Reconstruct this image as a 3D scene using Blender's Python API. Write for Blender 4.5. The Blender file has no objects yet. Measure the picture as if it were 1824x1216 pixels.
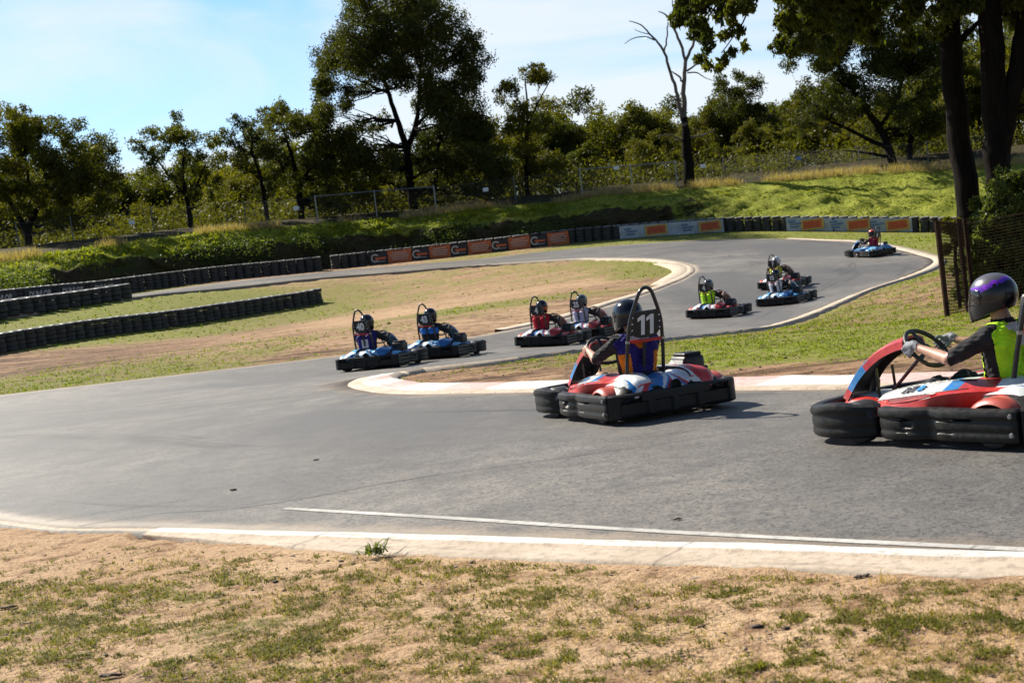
import bpy, math, random
import numpy as np
from mathutils import Vector, Matrix

random.seed(7)
rng = np.random.default_rng(11)
SC = bpy.context.scene
COL = SC.collection
R = math.radians

# ------------------------------------------------------------------ camera
F, W, H = 2400.0, 1824.0, 1216.0
ROLL, PITCH, CAMZ = R(6.84), math.atan(128 / 2400), 1.6
CR, SR, CP, SP = math.cos(ROLL), math.sin(ROLL), math.cos(PITCH), math.sin(PITCH)


def ray(px, py):
    dx, dy = px - W / 2, py - H / 2
    v = dy * CR + dx * SR
    u = dx * CR - dy * SR
    y = F * CP - v * SP
    z = -v * CP - F * SP
    return u / y, z / y


def P(px, py, D=None, z=None):
    """a pixel of the photograph and a distance (or a height) -> a point of the place"""
    rx, rz = ray(px, py)
    if D is None:
        D = ((z or 0.0) - CAMZ) / rz
    return Vector((rx * D, D, CAMZ + rz * D))


def project(p):
    x, y, z = p[0], p[1], p[2] - CAMZ
    yc = y * CP - z * SP
    v = -(z * CP + y * SP) * F / yc
    u = x * F / yc
    return u * CR + v * SR + W / 2, v * CR - u * SR + H / 2


cam_data = bpy.data.cameras.new('camera')
cam = bpy.data.objects.new('camera', cam_data)
COL.objects.link(cam)
cam.matrix_world = Matrix.Translation((0, 0, CAMZ)) @ Matrix.Rotation(R(90) - PITCH, 4, 'X') @ Matrix.Rotation(-ROLL, 4, 'Z')
cam_data.sensor_width = 36
cam_data.lens = 36 * F / W
cam_data.clip_end = 6000
cam_data.clip_start = 0.05
cam_data.dof.use_dof = True
cam_data.dof.focus_distance = 12.6
cam_data.dof.aperture_fstop = 5.0
SC.camera = cam

# ------------------------------------------------------------------ tagging
def tag(o, label=None, cat=None, group=None, kind=None):
    if label: o['label'] = label
    if cat: o['category'] = cat
    if group: o['group'] = group
    if kind: o['kind'] = kind
    return o


def empty(name, loc=(0, 0, 0), rz=0.0):
    o = bpy.data.objects.new(name, None)
    COL.objects.link(o)
    o.location = loc
    o.rotation_euler = (0, 0, rz)
    o.empty_display_size = 0.1
    return o


def children(o):
    return [c for c in COL.objects if c.parent == o]


def copy_tree(o, parent=None):
    c = o.copy()
    COL.objects.link(c)
    c.parent = parent
    for ch in list(o.children):
        copy_tree(ch, c)
    return c


# ------------------------------------------------------------------ mesh builder
class MB:
    def __init__(self):
        self.v, self.f, self.m = [], [], []

    def add(self, vs, fs, mi=0):
        b = len(self.v)
        self.v += [tuple(p) for p in vs]
        for k, f in enumerate(fs):
            self.f.append([b + i for i in f])
            self.m.append(mi[k] if isinstance(mi, (list, tuple)) else mi)
        return self

    def loft(self, secs, closed=True, caps=True, mi=0, mfun=None):
        n = len(secs[0])
        vs = [p for s in secs for p in s]
        fs, ms = [], []
        for i in range(len(secs) - 1):
            for j in range(n if closed else n - 1):
                k = (j + 1) % n
                fs.append((i * n + j, i * n + k, (i + 1) * n + k, (i + 1) * n + j))
                ms.append(mfun(i, j) if mfun else mi)
        if caps and closed:
            fs.append(tuple(range(n - 1, -1, -1))); ms.append(mi)
            b = (len(secs) - 1) * n
            fs.append(tuple(range(b, b + n))); ms.append(mi)
        return self.add(vs, fs, ms)

    def tube(self, path, r, seg=8, mi=0, caps=True):
        path = [Vector(p) for p in path]
        rs = r if isinstance(r, (list, tuple)) else [r] * len(path)
        up = None
        secs = []
        for i, p in enumerate(path):
            t = (path[min(i + 1, len(path) - 1)] - path[max(i - 1, 0)]).normalized()
            if up is None:
                up = Vector((0, 0, 1)) if abs(t.z) < 0.9 else Vector((0, 1, 0))
            a = t.cross(up)
            if a.length < 1e-6:
                a = t.cross(Vector((1, 0, 0)))
            a.normalize()
            b = a.cross(t).normalized()
            up = b
            secs.append([p + (a * math.cos(q) + b * math.sin(q)) * rs[i] for q in [2 * math.pi * k / seg for k in range(seg)]])
        return self.loft(secs, True, caps, mi)

    def box(self, lo, hi, mi=0, bev=0.0):
        x0, y0, z0 = lo
        x1, y1, z1 = hi
        if bev <= 0:
            vs = [(x, y, z) for z in (z0, z1) for x, y in ((x0, y0), (x1, y0), (x1, y1), (x0, y1))]
            return self.add(vs, [(3, 2, 1, 0), (4, 5, 6, 7), (0, 1, 5, 4), (1, 2, 6, 5), (2, 3, 7, 6), (3, 0, 4, 7)], mi)
        secs = []
        for z, e in ((z0, bev), (z0 + bev * .3, bev * .3), (z0 + bev, 0), (z1 - bev, 0), (z1 - bev * .3, bev * .3), (z1, bev)):
            c = bev
            s = []
            for cx, cy, a0 in ((x1 - c, y1 - c, 0), (x0 + c, y1 - c, 90), (x0 + c, y0 + c, 180), (x1 - c, y0 + c, 270)):
                for k in range(4):
                    a = R(a0 + 30 * k)
                    s.append((cx + (c - e) * math.cos(a), cy + (c - e) * math.sin(a), z))
            secs.append(s)
        return self.loft(secs, True, True, mi)

    def lathe(self, prof, c=(0, 0, 0), axis='Y', seg=24, mi=0, mfun=None):
        """profile (r, h) turned about an axis"""
        secs = []
        for r, h in prof:
            s = []
            for k in range(seg):
                a = 2 * math.pi * k / seg
                p = (r * math.cos(a), h, r * math.sin(a)) if axis == 'Y' else (r * math.cos(a), r * math.sin(a), h) if axis == 'Z' else (h, r * math.cos(a), r * math.sin(a))
                s.append((p[0] + c[0], p[1] + c[1], p[2] + c[2]))
            secs.append(s)
        return self.loft(secs, True, prof[0][0] > 1e-5 and prof[-1][0] > 1e-5, mi, mfun)

    def mirror(self):
        n = len(self.v)
        self.v += [(x, -y, z) for x, y, z in self.v]
        self.f += [[i + n for i in reversed(f)] for f in self.f]
        self.m += list(self.m)
        return self

    def build(self, name, mats, parent=None, smooth=40, loc=None, fix=True):
        me = bpy.data.meshes.new(name)
        me.from_pydata(self.v, [], self.f)
        if not isinstance(mats, (list, tuple)): mats = [mats]
        for m in mats: me.materials.append(m)
        me.polygons.foreach_set('material_index', self.m)
        if fix:
            import bmesh
            bm = bmesh.new(); bm.from_mesh(me)
            bmesh.ops.recalc_face_normals(bm, faces=bm.faces[:])
            bm.to_mesh(me); bm.free()
        if smooth:
            me.polygons.foreach_set('use_smooth', [True] * len(me.polygons))
            if smooth < 180: me.set_sharp_from_angle(angle=R(smooth))
        me.update()
        o = bpy.data.objects.new(name, me)
        COL.objects.link(o)
        if parent is not None: o.parent = parent
        if loc is not None: o.location = loc
        return o


def np_mesh(name, V, Q, mats, parent=None, smooth=True, mi=None, uv=None):
    """vertices (n,3) and quads (m,4) straight into a mesh object"""
    V = np.asarray(V, dtype=np.float32); Q = np.asarray(Q, dtype=np.int32)
    me = bpy.data.meshes.new(name)
    me.vertices.add(len(V)); me.vertices.foreach_set('co', V.ravel())
    k = Q.shape[1]
    me.loops.add(Q.size); me.loops.foreach_set('vertex_index', Q.ravel())
    me.polygons.add(len(Q))
    me.polygons.foreach_set('loop_start', np.arange(0, Q.size, k, dtype=np.int32))
    me.polygons.foreach_set('loop_total', np.full(len(Q), k, dtype=np.int32))
    if not isinstance(mats, (list, tuple)): mats = [mats]
    for m in mats: me.materials.append(m)
    if mi is not None: me.polygons.foreach_set('material_index', np.asarray(mi, dtype=np.int32))
    if smooth: me.polygons.foreach_set('use_smooth', np.ones(len(Q), dtype=bool))
    if uv is not None:
        l = me.uv_layers.new(name='UVMap')
        l.data.foreach_set('uv', np.asarray(uv, dtype=np.float32)[Q.ravel()].ravel())
    me.update(calc_edges=True); me.validate()
    o = bpy.data.objects.new(name, me)
    COL.objects.link(o)
    if parent is not None: o.parent = parent
    return o


def text_obj(name, s, size, mat, parent, mtx, ext=0.002, bold=0.0, shear=0.0, sx=1.0):
    cu = bpy.data.curves.new('lettering', 'FONT')
    cu.body = s; cu.size = size; cu.extrude = ext; cu.offset = bold; cu.shear = shear
    cu.align_x = 'CENTER'; cu.align_y = 'CENTER'; cu.resolution_u = 4
    t = bpy.data.objects.new('lettering', cu)
    COL.objects.link(t)
    dg = bpy.context.evaluated_depsgraph_get()
    me = bpy.data.meshes.new_from_object(t.evaluated_get(dg))
    bpy.data.objects.remove(t); bpy.data.curves.remove(cu)
    me.name = name
    me.materials.clear(); me.materials.append(mat)
    me.transform(Matrix.Diagonal((sx, 1, 1, 1)))
    me.transform(mtx)
    o = bpy.data.objects.new(name, me)
    COL.objects.link(o); o.parent = parent
    return o


def catmull(pts, sub):
    pts = np.asarray(pts, float)
    out = []
    n = len(pts)
    for i in range(n - 1):
        p0, p1, p2, p3 = pts[max(i - 1, 0)], pts[i], pts[i + 1], pts[min(i + 2, n - 1)]
        for k in range(sub):
            t = k / sub
            out.append(.5 * ((2 * p1) + (-p0 + p2) * t + (2 * p0 - 5 * p1 + 4 * p2 - p3) * t * t + (-p0 + 3 * p1 - 3 * p2 + p3) * t ** 3))
    out.append(pts[-1])
    return np.array(out)


def resample(pts, step=None, n=None):
    pts = np.asarray(pts, float)
    d = np.r_[0, np.cumsum(np.linalg.norm(np.diff(pts, axis=0), axis=1))]
    if n is None: n = max(2, int(round(d[-1] / step)) + 1)
    q = np.linspace(0, d[-1], n)
    return np.stack([np.interp(q, d, pts[:, k]) for k in range(pts.shape[1])], 1)


# cheap smooth value noise for numpy
_tab = rng.random((64, 64))
def vnoise(x, y):
    x = np.asarray(x, float); y = np.asarray(y, float)
    xi, yi = np.floor(x).astype(int), np.floor(y).astype(int)
    fx, fy = x - xi, y - yi
    fx, fy = fx * fx * (3 - 2 * fx), fy * fy * (3 - 2 * fy)
    a, b = _tab[xi % 64, yi % 64], _tab[(xi + 1) % 64, yi % 64]
    c, d = _tab[xi % 64, (yi + 1) % 64], _tab[(xi + 1) % 64, (yi + 1) % 64]
    return (a * (1 - fx) + b * fx) * (1 - fy) + (c * (1 - fx) + d * fx) * fy
def fbm(x, y, o=4):
    s, a, t = 0, .5, 0
    for k in range(o):
        s = s + a * vnoise(x * 2 ** k + 17.3 * k, y * 2 ** k + 5.1 * k); t += a; a *= .5
    return s / t


# ------------------------------------------------------------------ materials
class NT:
    def __init__(self, name):
        self.m = bpy.data.materials.new(name); self.m.use_nodes = True
        self.t = self.m.node_tree; self.t.nodes.clear()
        self.out = self.n('ShaderNodeOutputMaterial')

    def n(self, typ, **kw):
        x = self.t.nodes.new(typ)
        for k, v in kw.items(): setattr(x, k, v)
        return x

    def l(self, a, b): self.t.links.new(a, b)

    def set(self, node, **kw):
        for k, v in kw.items():
            s = node.inputs[k.replace('_', ' ')]
            if hasattr(v, 'is_linked') or isinstance(v, bpy.types.NodeSocket): self.l(v, s)
            else: s.default_value = v
        return node

    def noise(self, vec=None, scale=5, detail=4, rough=.55, dist=0.0, out='Fac'):
        x = self.n('ShaderNodeTexNoise')
        x.inputs['Scale'].default_value = scale; x.inputs['Detail'].default_value = detail
        x.inputs['Roughness'].default_value = rough; x.inputs['Distortion'].default_value = dist
        if vec is not None: self.l(vec, x.inputs['Vector'])
        return x.outputs[out]

    def ramp(self, fac, stops, interp='LINEAR'):
        x = self.n('ShaderNodeValToRGB'); x.color_ramp.interpolation = interp
        e = x.color_ramp.elements
        while len(e) < len(stops): e.new(.5)
        for k, (p, c) in enumerate(stops):
            e[k].position = p
            e[k].color = (c, c, c, 1) if isinstance(c, (int, float)) else (*c, 1)
        self.l(fac, x.inputs[0])
        return x.outputs[0]

    def mix(self, fac, a, b, mode='MIX'):
        x = self.n('ShaderNodeMix', data_type='RGBA', blend_type=mode)
        for v, i in ((fac, 0), (a, 6), (b, 7)):
            if isinstance(v, bpy.types.NodeSocket): self.l(v, x.inputs[i])
            elif i == 0: x.inputs[0].default_value = v
            else: x.inputs[i].default_value = (*v, 1)
        return x.outputs[2]

    def math(self, op, a, b=0.0, clamp=False):
        x = self.n('ShaderNodeMath', operation=op); x.use_clamp = clamp
        for v, i in ((a, 0), (b, 1)):
            if isinstance(v, bpy.types.NodeSocket): self.l(v, x.inputs[i])
            else: x.inputs[i].default_value = v
        return x.outputs[0]

    def coord(self, which='Object', scale=None):
        x = self.n('ShaderNodeTexCoord').outputs[which]
        if scale is None: return x
        mp = self.n('ShaderNodeMapping'); mp.inputs['Scale'].default_value = scale
        self.l(x, mp.inputs['Vector'])
        return mp.outputs[0]

    def bump(self, h, strength=.3, dist=.02):
        x = self.n('ShaderNodeBump'); x.inputs['Strength'].default_value = strength; x.inputs['Distance'].default_value = dist
        self.l(h, x.inputs['Height'])
        return x.outputs[0]

    def principled(self, color, rough=.6, metal=0.0, spec=.5, normal=None, coat=0.0):
        b = self.n('ShaderNodeBsdfPrincipled')
        for k, v in (('Base Color', color), ('Roughness', rough), ('Metallic', metal), ('Specular IOR Level', spec), ('Normal', normal), ('Coat Weight', coat)):
            if v is None: continue
            if isinstance(v, bpy.types.NodeSocket): self.l(v, b.inputs[k])
            elif k == 'Base Color': b.inputs[k].default_value = (*v, 1)
            else: b.inputs[k].default_value = v
        return b

    def done(self, sh):
        self.l(sh.outputs[0] if hasattr(sh, 'outputs') else sh, self.out.inputs['Surface'])
        return self.m


def worn(name, col, rough=.45, metal=0.0, spec=.5, var=.25, scale=6.0, coat=0.0, dust=0.0, bump=.0):
    """a painted, moulded or woven surface: base colour with patchy wear and a little settled dust"""
    t = NT(name)
    co = t.coord('Object')
    n1 = t.noise(co, scale, 5, .6)
    n2 = t.noise(co, scale * 7, 3, .6)
    dark = tuple(c * (1 - var) for c in col)
    light = tuple(min(1, c * (1 + var * .6) + .01 * var) for c in col)
    c = t.mix(t.ramp(n1, [(.32, 0.0), (.68, 1.0)]), dark, light)
    if dust > 0:
        g = t.n('ShaderNodeNewGeometry')
        d = t.math('MULTIPLY', t.ramp(n2, [(.42, 0.0), (.7, 1.0)]), dust, True)
        c = t.mix(d, c, (.30, .24, .18))
    r = t.ramp(n2, [(.3, max(0.02, rough - .12)), (.7, min(1, rough + .15))])
    nm = t.bump(n2, bump, .004) if bump else None
    return t.done(t.principled(c, r, metal, spec, nm, coat))
# ------------------------------------------------------------------ shared materials
def mat_asphalt():
    t = NT('asphalt')
    uv = t.coord('UV')
    co = t.coord('Object')
    mp = t.n('ShaderNodeMapping'); mp.inputs['Scale'].default_value = (.16, .9, 1); t.l(uv, mp.inputs[0])
    along = t.noise(mp.outputs[0], 1.0, 5, .62, .4)
    big = t.noise(co, .22, 4, .6, .6)
    mid = t.noise(co, 2.2, 5, .65)
    fine = t.noise(co, 40, 4, .75)
    grit = t.noise(co, 160, 2, .6)
    c = t.mix(t.ramp(big, [(.3, 0), (.7, 1)]), (.150, .136, .120), (.265, .243, .215))
    c = t.mix(t.ramp(along, [(.42, .75), (.58, 0)]), c, (.090, .088, .088))
    c = t.mix(t.ramp(mid, [(.38, .5), (.56, 0)]), c, (.085, .080, .076))
    c = t.mix(t.ramp(mid, [(.60, 0), (.78, .35)]), c, (.30, .25, .19))
    c = t.mix(t.ramp(t.noise(co, 13, 4, .75), [(.36, .5), (.50, 0)]), c, (.06, .058, .057))
    c = t.mix(t.ramp(fine, [(.38, .85), (.52, 0)]), c, (.04, .039, .039))
    c = t.mix(t.ramp(grit, [(.6, 0), (.75, .5)]), c, (.34, .33, .31))
    rl = t.n('ShaderNodeSeparateXYZ'); t.l(uv, rl.inputs[0])
    lane = t.math('ADD', rl.outputs['Y'], t.math('MULTIPLY', t.math('SUBTRACT', big, .5), .35))
    c = t.mix(t.math('MULTIPLY', t.ramp(lane, [(.40, 0), (.55, 1), (.72, 1), (.86, 0)]), t.ramp(along, [(.3, .55), (.7, .10)])), c, (.085, .084, .085))
    mk = t.n('ShaderNodeMapping'); mk.inputs['Scale'].default_value = (.05, 4.5, 1); t.l(uv, mk.inputs[0])
    c = t.mix(t.ramp(t.noise(mk.outputs[0], 1.6, 3, .6, .3), [(.60, 0), (.66, .6), (.70, 0)]), c, (.045, .044, .045))
    # sand blown over the two edges of the track
    sx = t.n('ShaderNodeSeparateXYZ'); t.l(uv, sx.inputs[0])
    e = t.math('ADD', t.math('ABSOLUTE', t.math('SUBTRACT', sx.outputs['Y'], .5)), t.math('MULTIPLY', t.math('SUBTRACT', mid, .5), .10))
    c = t.mix(t.ramp(e, [(.455, 0), (.50, .55)]), c, (.34, .25, .17))
    h = t.math('ADD', fine, t.math('MULTIPLY', grit, .6))
    return t.done(t.principled(c, t.ramp(fine, [(.3, .52), (.7, .74)]), 0, .30, t.bump(h, .5, .006)))


def mat_ground():
    t = NT('dry_ground')
    co = t.coord('Object')
    at = t.n('ShaderNodeAttribute', attribute_name='cover')
    n1 = t.noise(co, .5, 6, .62, .5)
    n2 = t.noise(co, 3.4, 5, .65, .3)
    n3 = t.noise(co, 22, 4, .7)
    n4 = t.noise(co, 90, 3, .7)
    d = t.mix(t.ramp(n1, [(.34, 0), (.66, 1)]), (.41, .262, .150), (.56, .390, .240))
    d = t.mix(t.ramp(n2, [(.36, .9), (.50, 0)]), d, (.205, .115, .060))
    d = t.mix(t.ramp(n3, [(.32, .75), (.48, 0)]), d, (.14, .082, .046))
    d = t.mix(t.ramp(n3, [(.62, 0), (.8, .4)]), d, (.62, .45, .30))
    br = t.n('ShaderNodeAttribute', attribute_name='brown').outputs['Fac']; lu = t.n('ShaderNodeAttribute', attribute_name='lush').outputs['Fac']
    st = t.noise(t.coord('Object', (.30, 1.5, 1)), 1.0, 6, .72, .6)
    bb = t.mix(t.ramp(st, [(.40, 0), (.58, 1)]), (.085, .044, .023), (.33, .19, .108))
    bb = t.mix(t.ramp(n2, [(.40, .85), (.54, 0)]), bb, (.060, .033, .019))
    bb = t.mix(t.ramp(n2, [(.58, 0), (.70, .7)]), bb, (.46, .30, .18))
    bb = t.mix(t.ramp(n3, [(.34, .7), (.5, 0)]), bb, (.075, .042, .024))
    d = t.mix(t.math('ADD', br, t.math('MULTIPLY', t.math('SUBTRACT', st, .5), -2.2), True), d, bb)
    d = t.mix(t.ramp(t.noise(co, 38, 3, .75), [(.33, .75), (.44, 0)]), d, (.15, .085, .045))
    g = t.mix(t.ramp(n2, [(.3, 0), (.65, 1)]), (.115, .155, .012), (.255, .305, .020))
    gd = t.mix(t.ramp(n3, [(.3, 0), (.65, 1)]), (.085, .075, .026), (.19, .155, .062))
    g = t.mix(lu, gd, g)
    g = t.mix(t.ramp(n1, [(.45, 0), (.75, .7)]), g, (.25, .21, .06))
    g = t.mix(t.ramp(n3, [(.38, .8), (.54, 0)]), g, (.05, .055, .016))
    g = t.mix(t.ramp(t.noise(co, 7, 4, .7), [(.52, 0), (.62, .75)]), g, (.30, .21, .11))
    g = t.mix(t.ramp(n4, [(.56, 0), (.72, .6)]), g, (.30, .24, .12))
    k = t.math('ADD', at.outputs['Fac'], t.math('MULTIPLY', t.math('SUBTRACT', n1, .5), 1.2))
    k = t.math('ADD', k, t.math('MULTIPLY', t.math('SUBTRACT', n2, .5), 1.5))
    k = t.math('ADD', k, t.math('MULTIPLY', t.math('SUBTRACT', n3, .5), 1.3))
    k = t.math('SUBTRACT', k, t.math('MULTIPLY', t.math('SUBTRACT', 1.0, lu), .16))
    f = t.ramp(k, [(.42, 0), (.58, 1)])
    c = t.mix(f, d, g)
    h = t.math('ADD', t.math('ADD', t.math('MULTIPLY', n2, 1.2), n3), t.math('MULTIPLY', n4, .35))
    return t.done(t.principled(c, .9, 0, .15, t.bump(h, .75, .05)))


def mat_bank():
    t = NT('bank_grass')
    co = t.coord('Object')
    at = t.n('ShaderNodeAttribute', attribute_name='cover')
    n1 = t.noise(co, .55, 6, .65, .6)
    n2 = t.noise(co, 2.6, 5, .7, .3)
    n3 = t.noise(co, 11, 4, .7)
    g = t.mix(t.ramp(n1, [(.34, 0), (.62, 1)]), (.165, .20, .022), (.35, .37, .055))
    g = t.mix(t.ramp(n2, [(.55, 0), (.8, .7)]), g, (.28, .25, .07))
    g = t.mix(t.ramp(n3, [(.3, .75), (.5, 0)]), g, (.035, .05, .01))
    d = t.mix(t.ramp(n2, [(.3, 0), (.7, 1)]), (.030, .027, .012), (.085, .062, .030))
    d = t.mix(t.ramp(n1, [(.5, 0), (.68, .85)]), d, (.05, .066, .014))
    k = t.math('ADD', at.outputs['Fac'], t.math('MULTIPLY', t.math('SUBTRACT', n1, .5), 1.3))
    k = t.math('ADD', k, t.math('MULTIPLY', t.math('SUBTRACT', n2, .5), .9))
    c = t.mix(t.ramp(k, [(.40, 0), (.60, 1)]), d, g)
    h = t.math('ADD', t.math('MULTIPLY', n2, 1.5), n3)
    return t.done(t.principled(c, .9, 0, .12, t.bump(h, .9, .16)))


def mat_leaf(name, a, b, trans=.45, rough=.45, nscale=.5):
    """leaves: two greens in clumps, some light let through"""
    t = NT(name)
    g = t.n('ShaderNodeNewGeometry')
    oi = t.n('ShaderNodeObjectInfo')
    v = t.n('ShaderNodeVectorMath', operation='ADD')
    t.l(g.outputs['Position'], v.inputs[0]); t.l(oi.outputs['Random'], v.inputs[1])
    n1 = t.noise(v.outputs[0], nscale, 3, .6)
    n2 = t.noise(v.outputs[0], nscale * 9, 2, .6)
    c = t.mix(t.ramp(n1, [(.36, 0), (.64, 1)]), a, b)
    c = t.mix(t.ramp(n2, [(.35, .55), (.6, 0)]), c, tuple(x * .5 for x in a))
    c = t.mix(t.math('MULTIPLY', oi.outputs['Random'], .35), c, tuple(x * f for x, f in zip(b, (1.25, .95, .8))))
    p = t.principled(c, max(rough, .55), 0, .18)
    tr = t.n('ShaderNodeBsdfTranslucent')
    t.l(t.mix(1.0, c, (1.5, 1.55, .45), 'MULTIPLY'), tr.inputs['Color'])
    mx = t.n('ShaderNodeMixShader'); mx.inputs[0].default_value = trans
    t.l(p.outputs[0], mx.inputs[1]); t.l(tr.outputs[0], mx.inputs[2])
    return t.done(mx)


def mat_bark(name, col, scale=2.0):
    t = NT(name)
    co = t.coord('Object', (1, 1, .22))
    n1 = t.noise(co, scale * 4, 6, .7, .5)
    n2 = t.noise(co, scale * .6, 4, .6)
    c = t.mix(t.ramp(n1, [(.35, 0), (.65, 1)]), tuple(x * .4 for x in col), col)
    c = t.mix(t.ramp(n2, [(.4, 0), (.75, .5)]), c, tuple(min(1, x * 1.7) for x in col))
    return t.done(t.principled(c, .95, 0, .06, t.bump(n1, .8, .05)))


def mat_concrete(name, a, b, stripes=False):
    t = NT(name)
    co = t.coord('Object')
    n1 = t.noise(co, 1.3, 6, .65, .4)
    n2 = t.noise(co, 14, 5, .7)
    n3 = t.noise(co, 70, 2, .7)
    c = t.mix(t.ramp(n1, [(.34, 0), (.66, 1)]), a, b)
    if stripes:
        uv = t.n('ShaderNodeSeparateXYZ'); t.l(t.coord('UV'), uv.inputs[0])
        s = t.math('FRACT', t.math('ADD', t.math('MULTIPLY', uv.outputs['X'], .43), t.math('MULTIPLY', t.math('SUBTRACT', n2, .5), .10)))
        s = t.ramp(s, [(.0, 0), (.03, 1), (.47, 1), (.50, 0)])
        s = t.math('MULTIPLY', s, t.ramp(n2, [(.3, .25), (.6, .85)]))
        c = t.mix(t.math('MULTIPLY', s, .9), c, (.52, .22, .19))
    ux = t.n('ShaderNodeSeparateXYZ'); t.l(t.coord('UV'), ux.inputs[0])
    jt = t.ramp(t.math('FRACT', t.math('MULTIPLY', ux.outputs['X'], .37)), [(.0, 1), (.006, .9), (.010, 0)])
    ms = t.n('ShaderNodeMapping'); ms.inputs['Scale'].default_value = (.35, 7, 1); t.l(t.coord('UV'), ms.inputs[0])
    c = t.mix(t.ramp(t.noise(ms.outputs[0], 1.4, 4, .65), [(.55, 0), (.72, .45)]), c, (.10, .09, .085))
    c = t.mix(t.ramp(n2, [(.3, .7), (.52, 0)]), c, tuple(x * .5 for x in a))
    c = t.mix(t.math('MULTIPLY', jt, .5), c, (.06, .05, .045))
    c = t.mix(t.ramp(n3, [(.3, .35), (.45, 0)]), c, (.12, .1, .08))
    return t.done(t.principled(c, .8, 0, .3, t.bump(t.math('ADD', n2, n3), .35, .01)))


M = {}
M['asphalt'] = mat_asphalt()
M['ground'] = mat_ground()
M['bank'] = mat_bank()
M['kerb_white'] = mat_concrete('white_painted_concrete', (.52, .49, .45), (.70, .68, .64))
M['kerb_tan'] = mat_concrete('sandy_concrete', (.40, .32, .24), (.54, .45, .36))
M['kerb_striped'] = mat_concrete('red_and_white_painted_concrete', (.62, .58, .54), (.80, .77, .74), True)
M['kerb_grey'] = mat_concrete('grey_worn_edge', (.17, .155, .14), (.30, .28, .25))
M['line'] = mat_concrete('worn_white_line', (.34, .33, .31), (.55, .53, .50))
M['seam'] = worn('tar_seam', (.035, .033, .032), .7)
M['leaf_dark'] = mat_leaf('eucalypt_leaf_dark', (.026, .039, .011), (.064, .075, .014), .42)
M['leaf_olive'] = mat_leaf('eucalypt_leaf_olive', (.038, .051, .011), (.102, .108, .015), .48)
M['leaf_gold'] = mat_leaf('eucalypt_leaf_yellowish', (.052, .066, .010), (.130, .134, .016), .5)
M['leaf_shrub'] = mat_leaf('shrub_leaf', (.050, .085, .028), (.12, .16, .045), .4, nscale=2.0)
M['blade'] = mat_leaf('grass_blade', (.100, .140, .014), (.25, .30, .030), .5, .6, 2.5)
M['blade_dry'] = mat_leaf('olive_grass_blade', (.080, .098, .014), (.20, .20, .040), .46, .6, 2.5)
M['straw'] = mat_leaf('dry_grass_blade', (.30, .235, .13), (.46, .38, .23), .35, .7, 2.0)
M['bark'] = mat_bark('dark_bark', (.014, .0115, .010))
M['bark_pale'] = mat_bark('pale_dead_wood', (.15, .13, .12))
M['rubber'] = worn('black_tyre_rubber', (.022, .022, .023), .7, var=.4, scale=3, dust=.07, bump=.2)
M['tyre_top'] = worn('sunlit_tyre_side', (.34, .335, .33), .35, spec=.6, var=.4, scale=2.5, bump=.2)  # upper sidewall paled, sunlight on the tops put into its colour
M['galv'] = worn('galvanised_steel', (.26, .27, .28), .4, .75, var=.2)
M['post'] = worn('dull_fence_post', (.13, .13, .13), .6, .3, var=.3)
M['wire'] = worn('fence_wire', (.10, .10, .10), .6, .3)
M['rust'] = worn('rusty_mesh', (.040, .022, .016), .95, 0, .08, var=.4)
M['sign_white'] = worn('white_sign_plate', (.72, .74, .78), .5, var=.08)
# ------------------------------------------------------------------ the lie of the land
_ctl = []
for X in np.linspace(-16, 16, 9):
    for Y in (-12., -4., 3., 9., 15., 21.):
        _ctl.append((X, Y, 0.0))
for px, py, D in [
    (0, 705, 33), (300, 672, 34), (590, 637, 34.5), (740, 614, 36), (900, 590, 39), (1100, 537, 46), (1200, 505, 54), (1236, 484, 62),
    (1195, 466, 70), (1150, 462, 73), (1000, 463, 80), (800, 477, 85), (560, 497, 86), (300, 522, 80), (120, 545, 74), (0, 565, 68),
    (672, 656, 29), (795, 637, 31), (985, 618, 34), (1280, 568, 40), (1400, 546, 43.5), (1395, 516, 48), (1552, 457, 58.5),
    (1180, 605, 27), (1340, 590, 30), (1480, 545, 38), (1600, 500, 45), (1650, 480, 50), (1662, 465, 54), (1620, 450, 58), (1510, 431, 72),
    (1400, 427, 84), (1130, 436, 88), (850, 463, 91), (560, 488, 92), (240, 526, 83), (0, 553, 72),
    (0, 628, 56), (300, 583, 66), (570, 540, 76),
    (120, 535, 80), (230, 521, 86), (400, 499, 92), (580, 481, 96), (700, 468, 97), (850, 452, 97), (1015, 433, 96),
    (1105, 426, 95), (1290, 413, 94), (1400, 411, 92), (1625, 413, 88), (1800, 413, 84), (1680, 575, 23.5), (1700, 480, 40)]:
    p = P(px, py, D); _ctl.append((p.x, p.y, p.z))
_ctl += [(45, 10, 0), (45, 30, -.2), (50, 60, .3), (60, 95, 2.2), (-45, 10, .2), (-40, 35, .4), (-45, 60, 2.3), (-50, 90, 3.4), (0, 115, 3.4), (-30, 110, 3.6), (40, 110, 2.8)]
_ctl = np.array(_ctl)


def _U(d2): return np.where(d2 > 1e-9, .5 * d2 * np.log(np.maximum(d2, 1e-9)), 0)


_n = len(_ctl)
_K = _U(((_ctl[:, None, :2] - _ctl[None, :, :2]) ** 2).sum(-1)) + np.eye(_n) * 6.0
_Pm = np.c_[np.ones(_n), _ctl[:, :2]]
_A = np.block([[_K, _Pm], [_Pm.T, np.zeros((3, 3))]])
_w = np.linalg.solve(_A, np.r_[_ctl[:, 2], 0, 0, 0])


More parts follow.
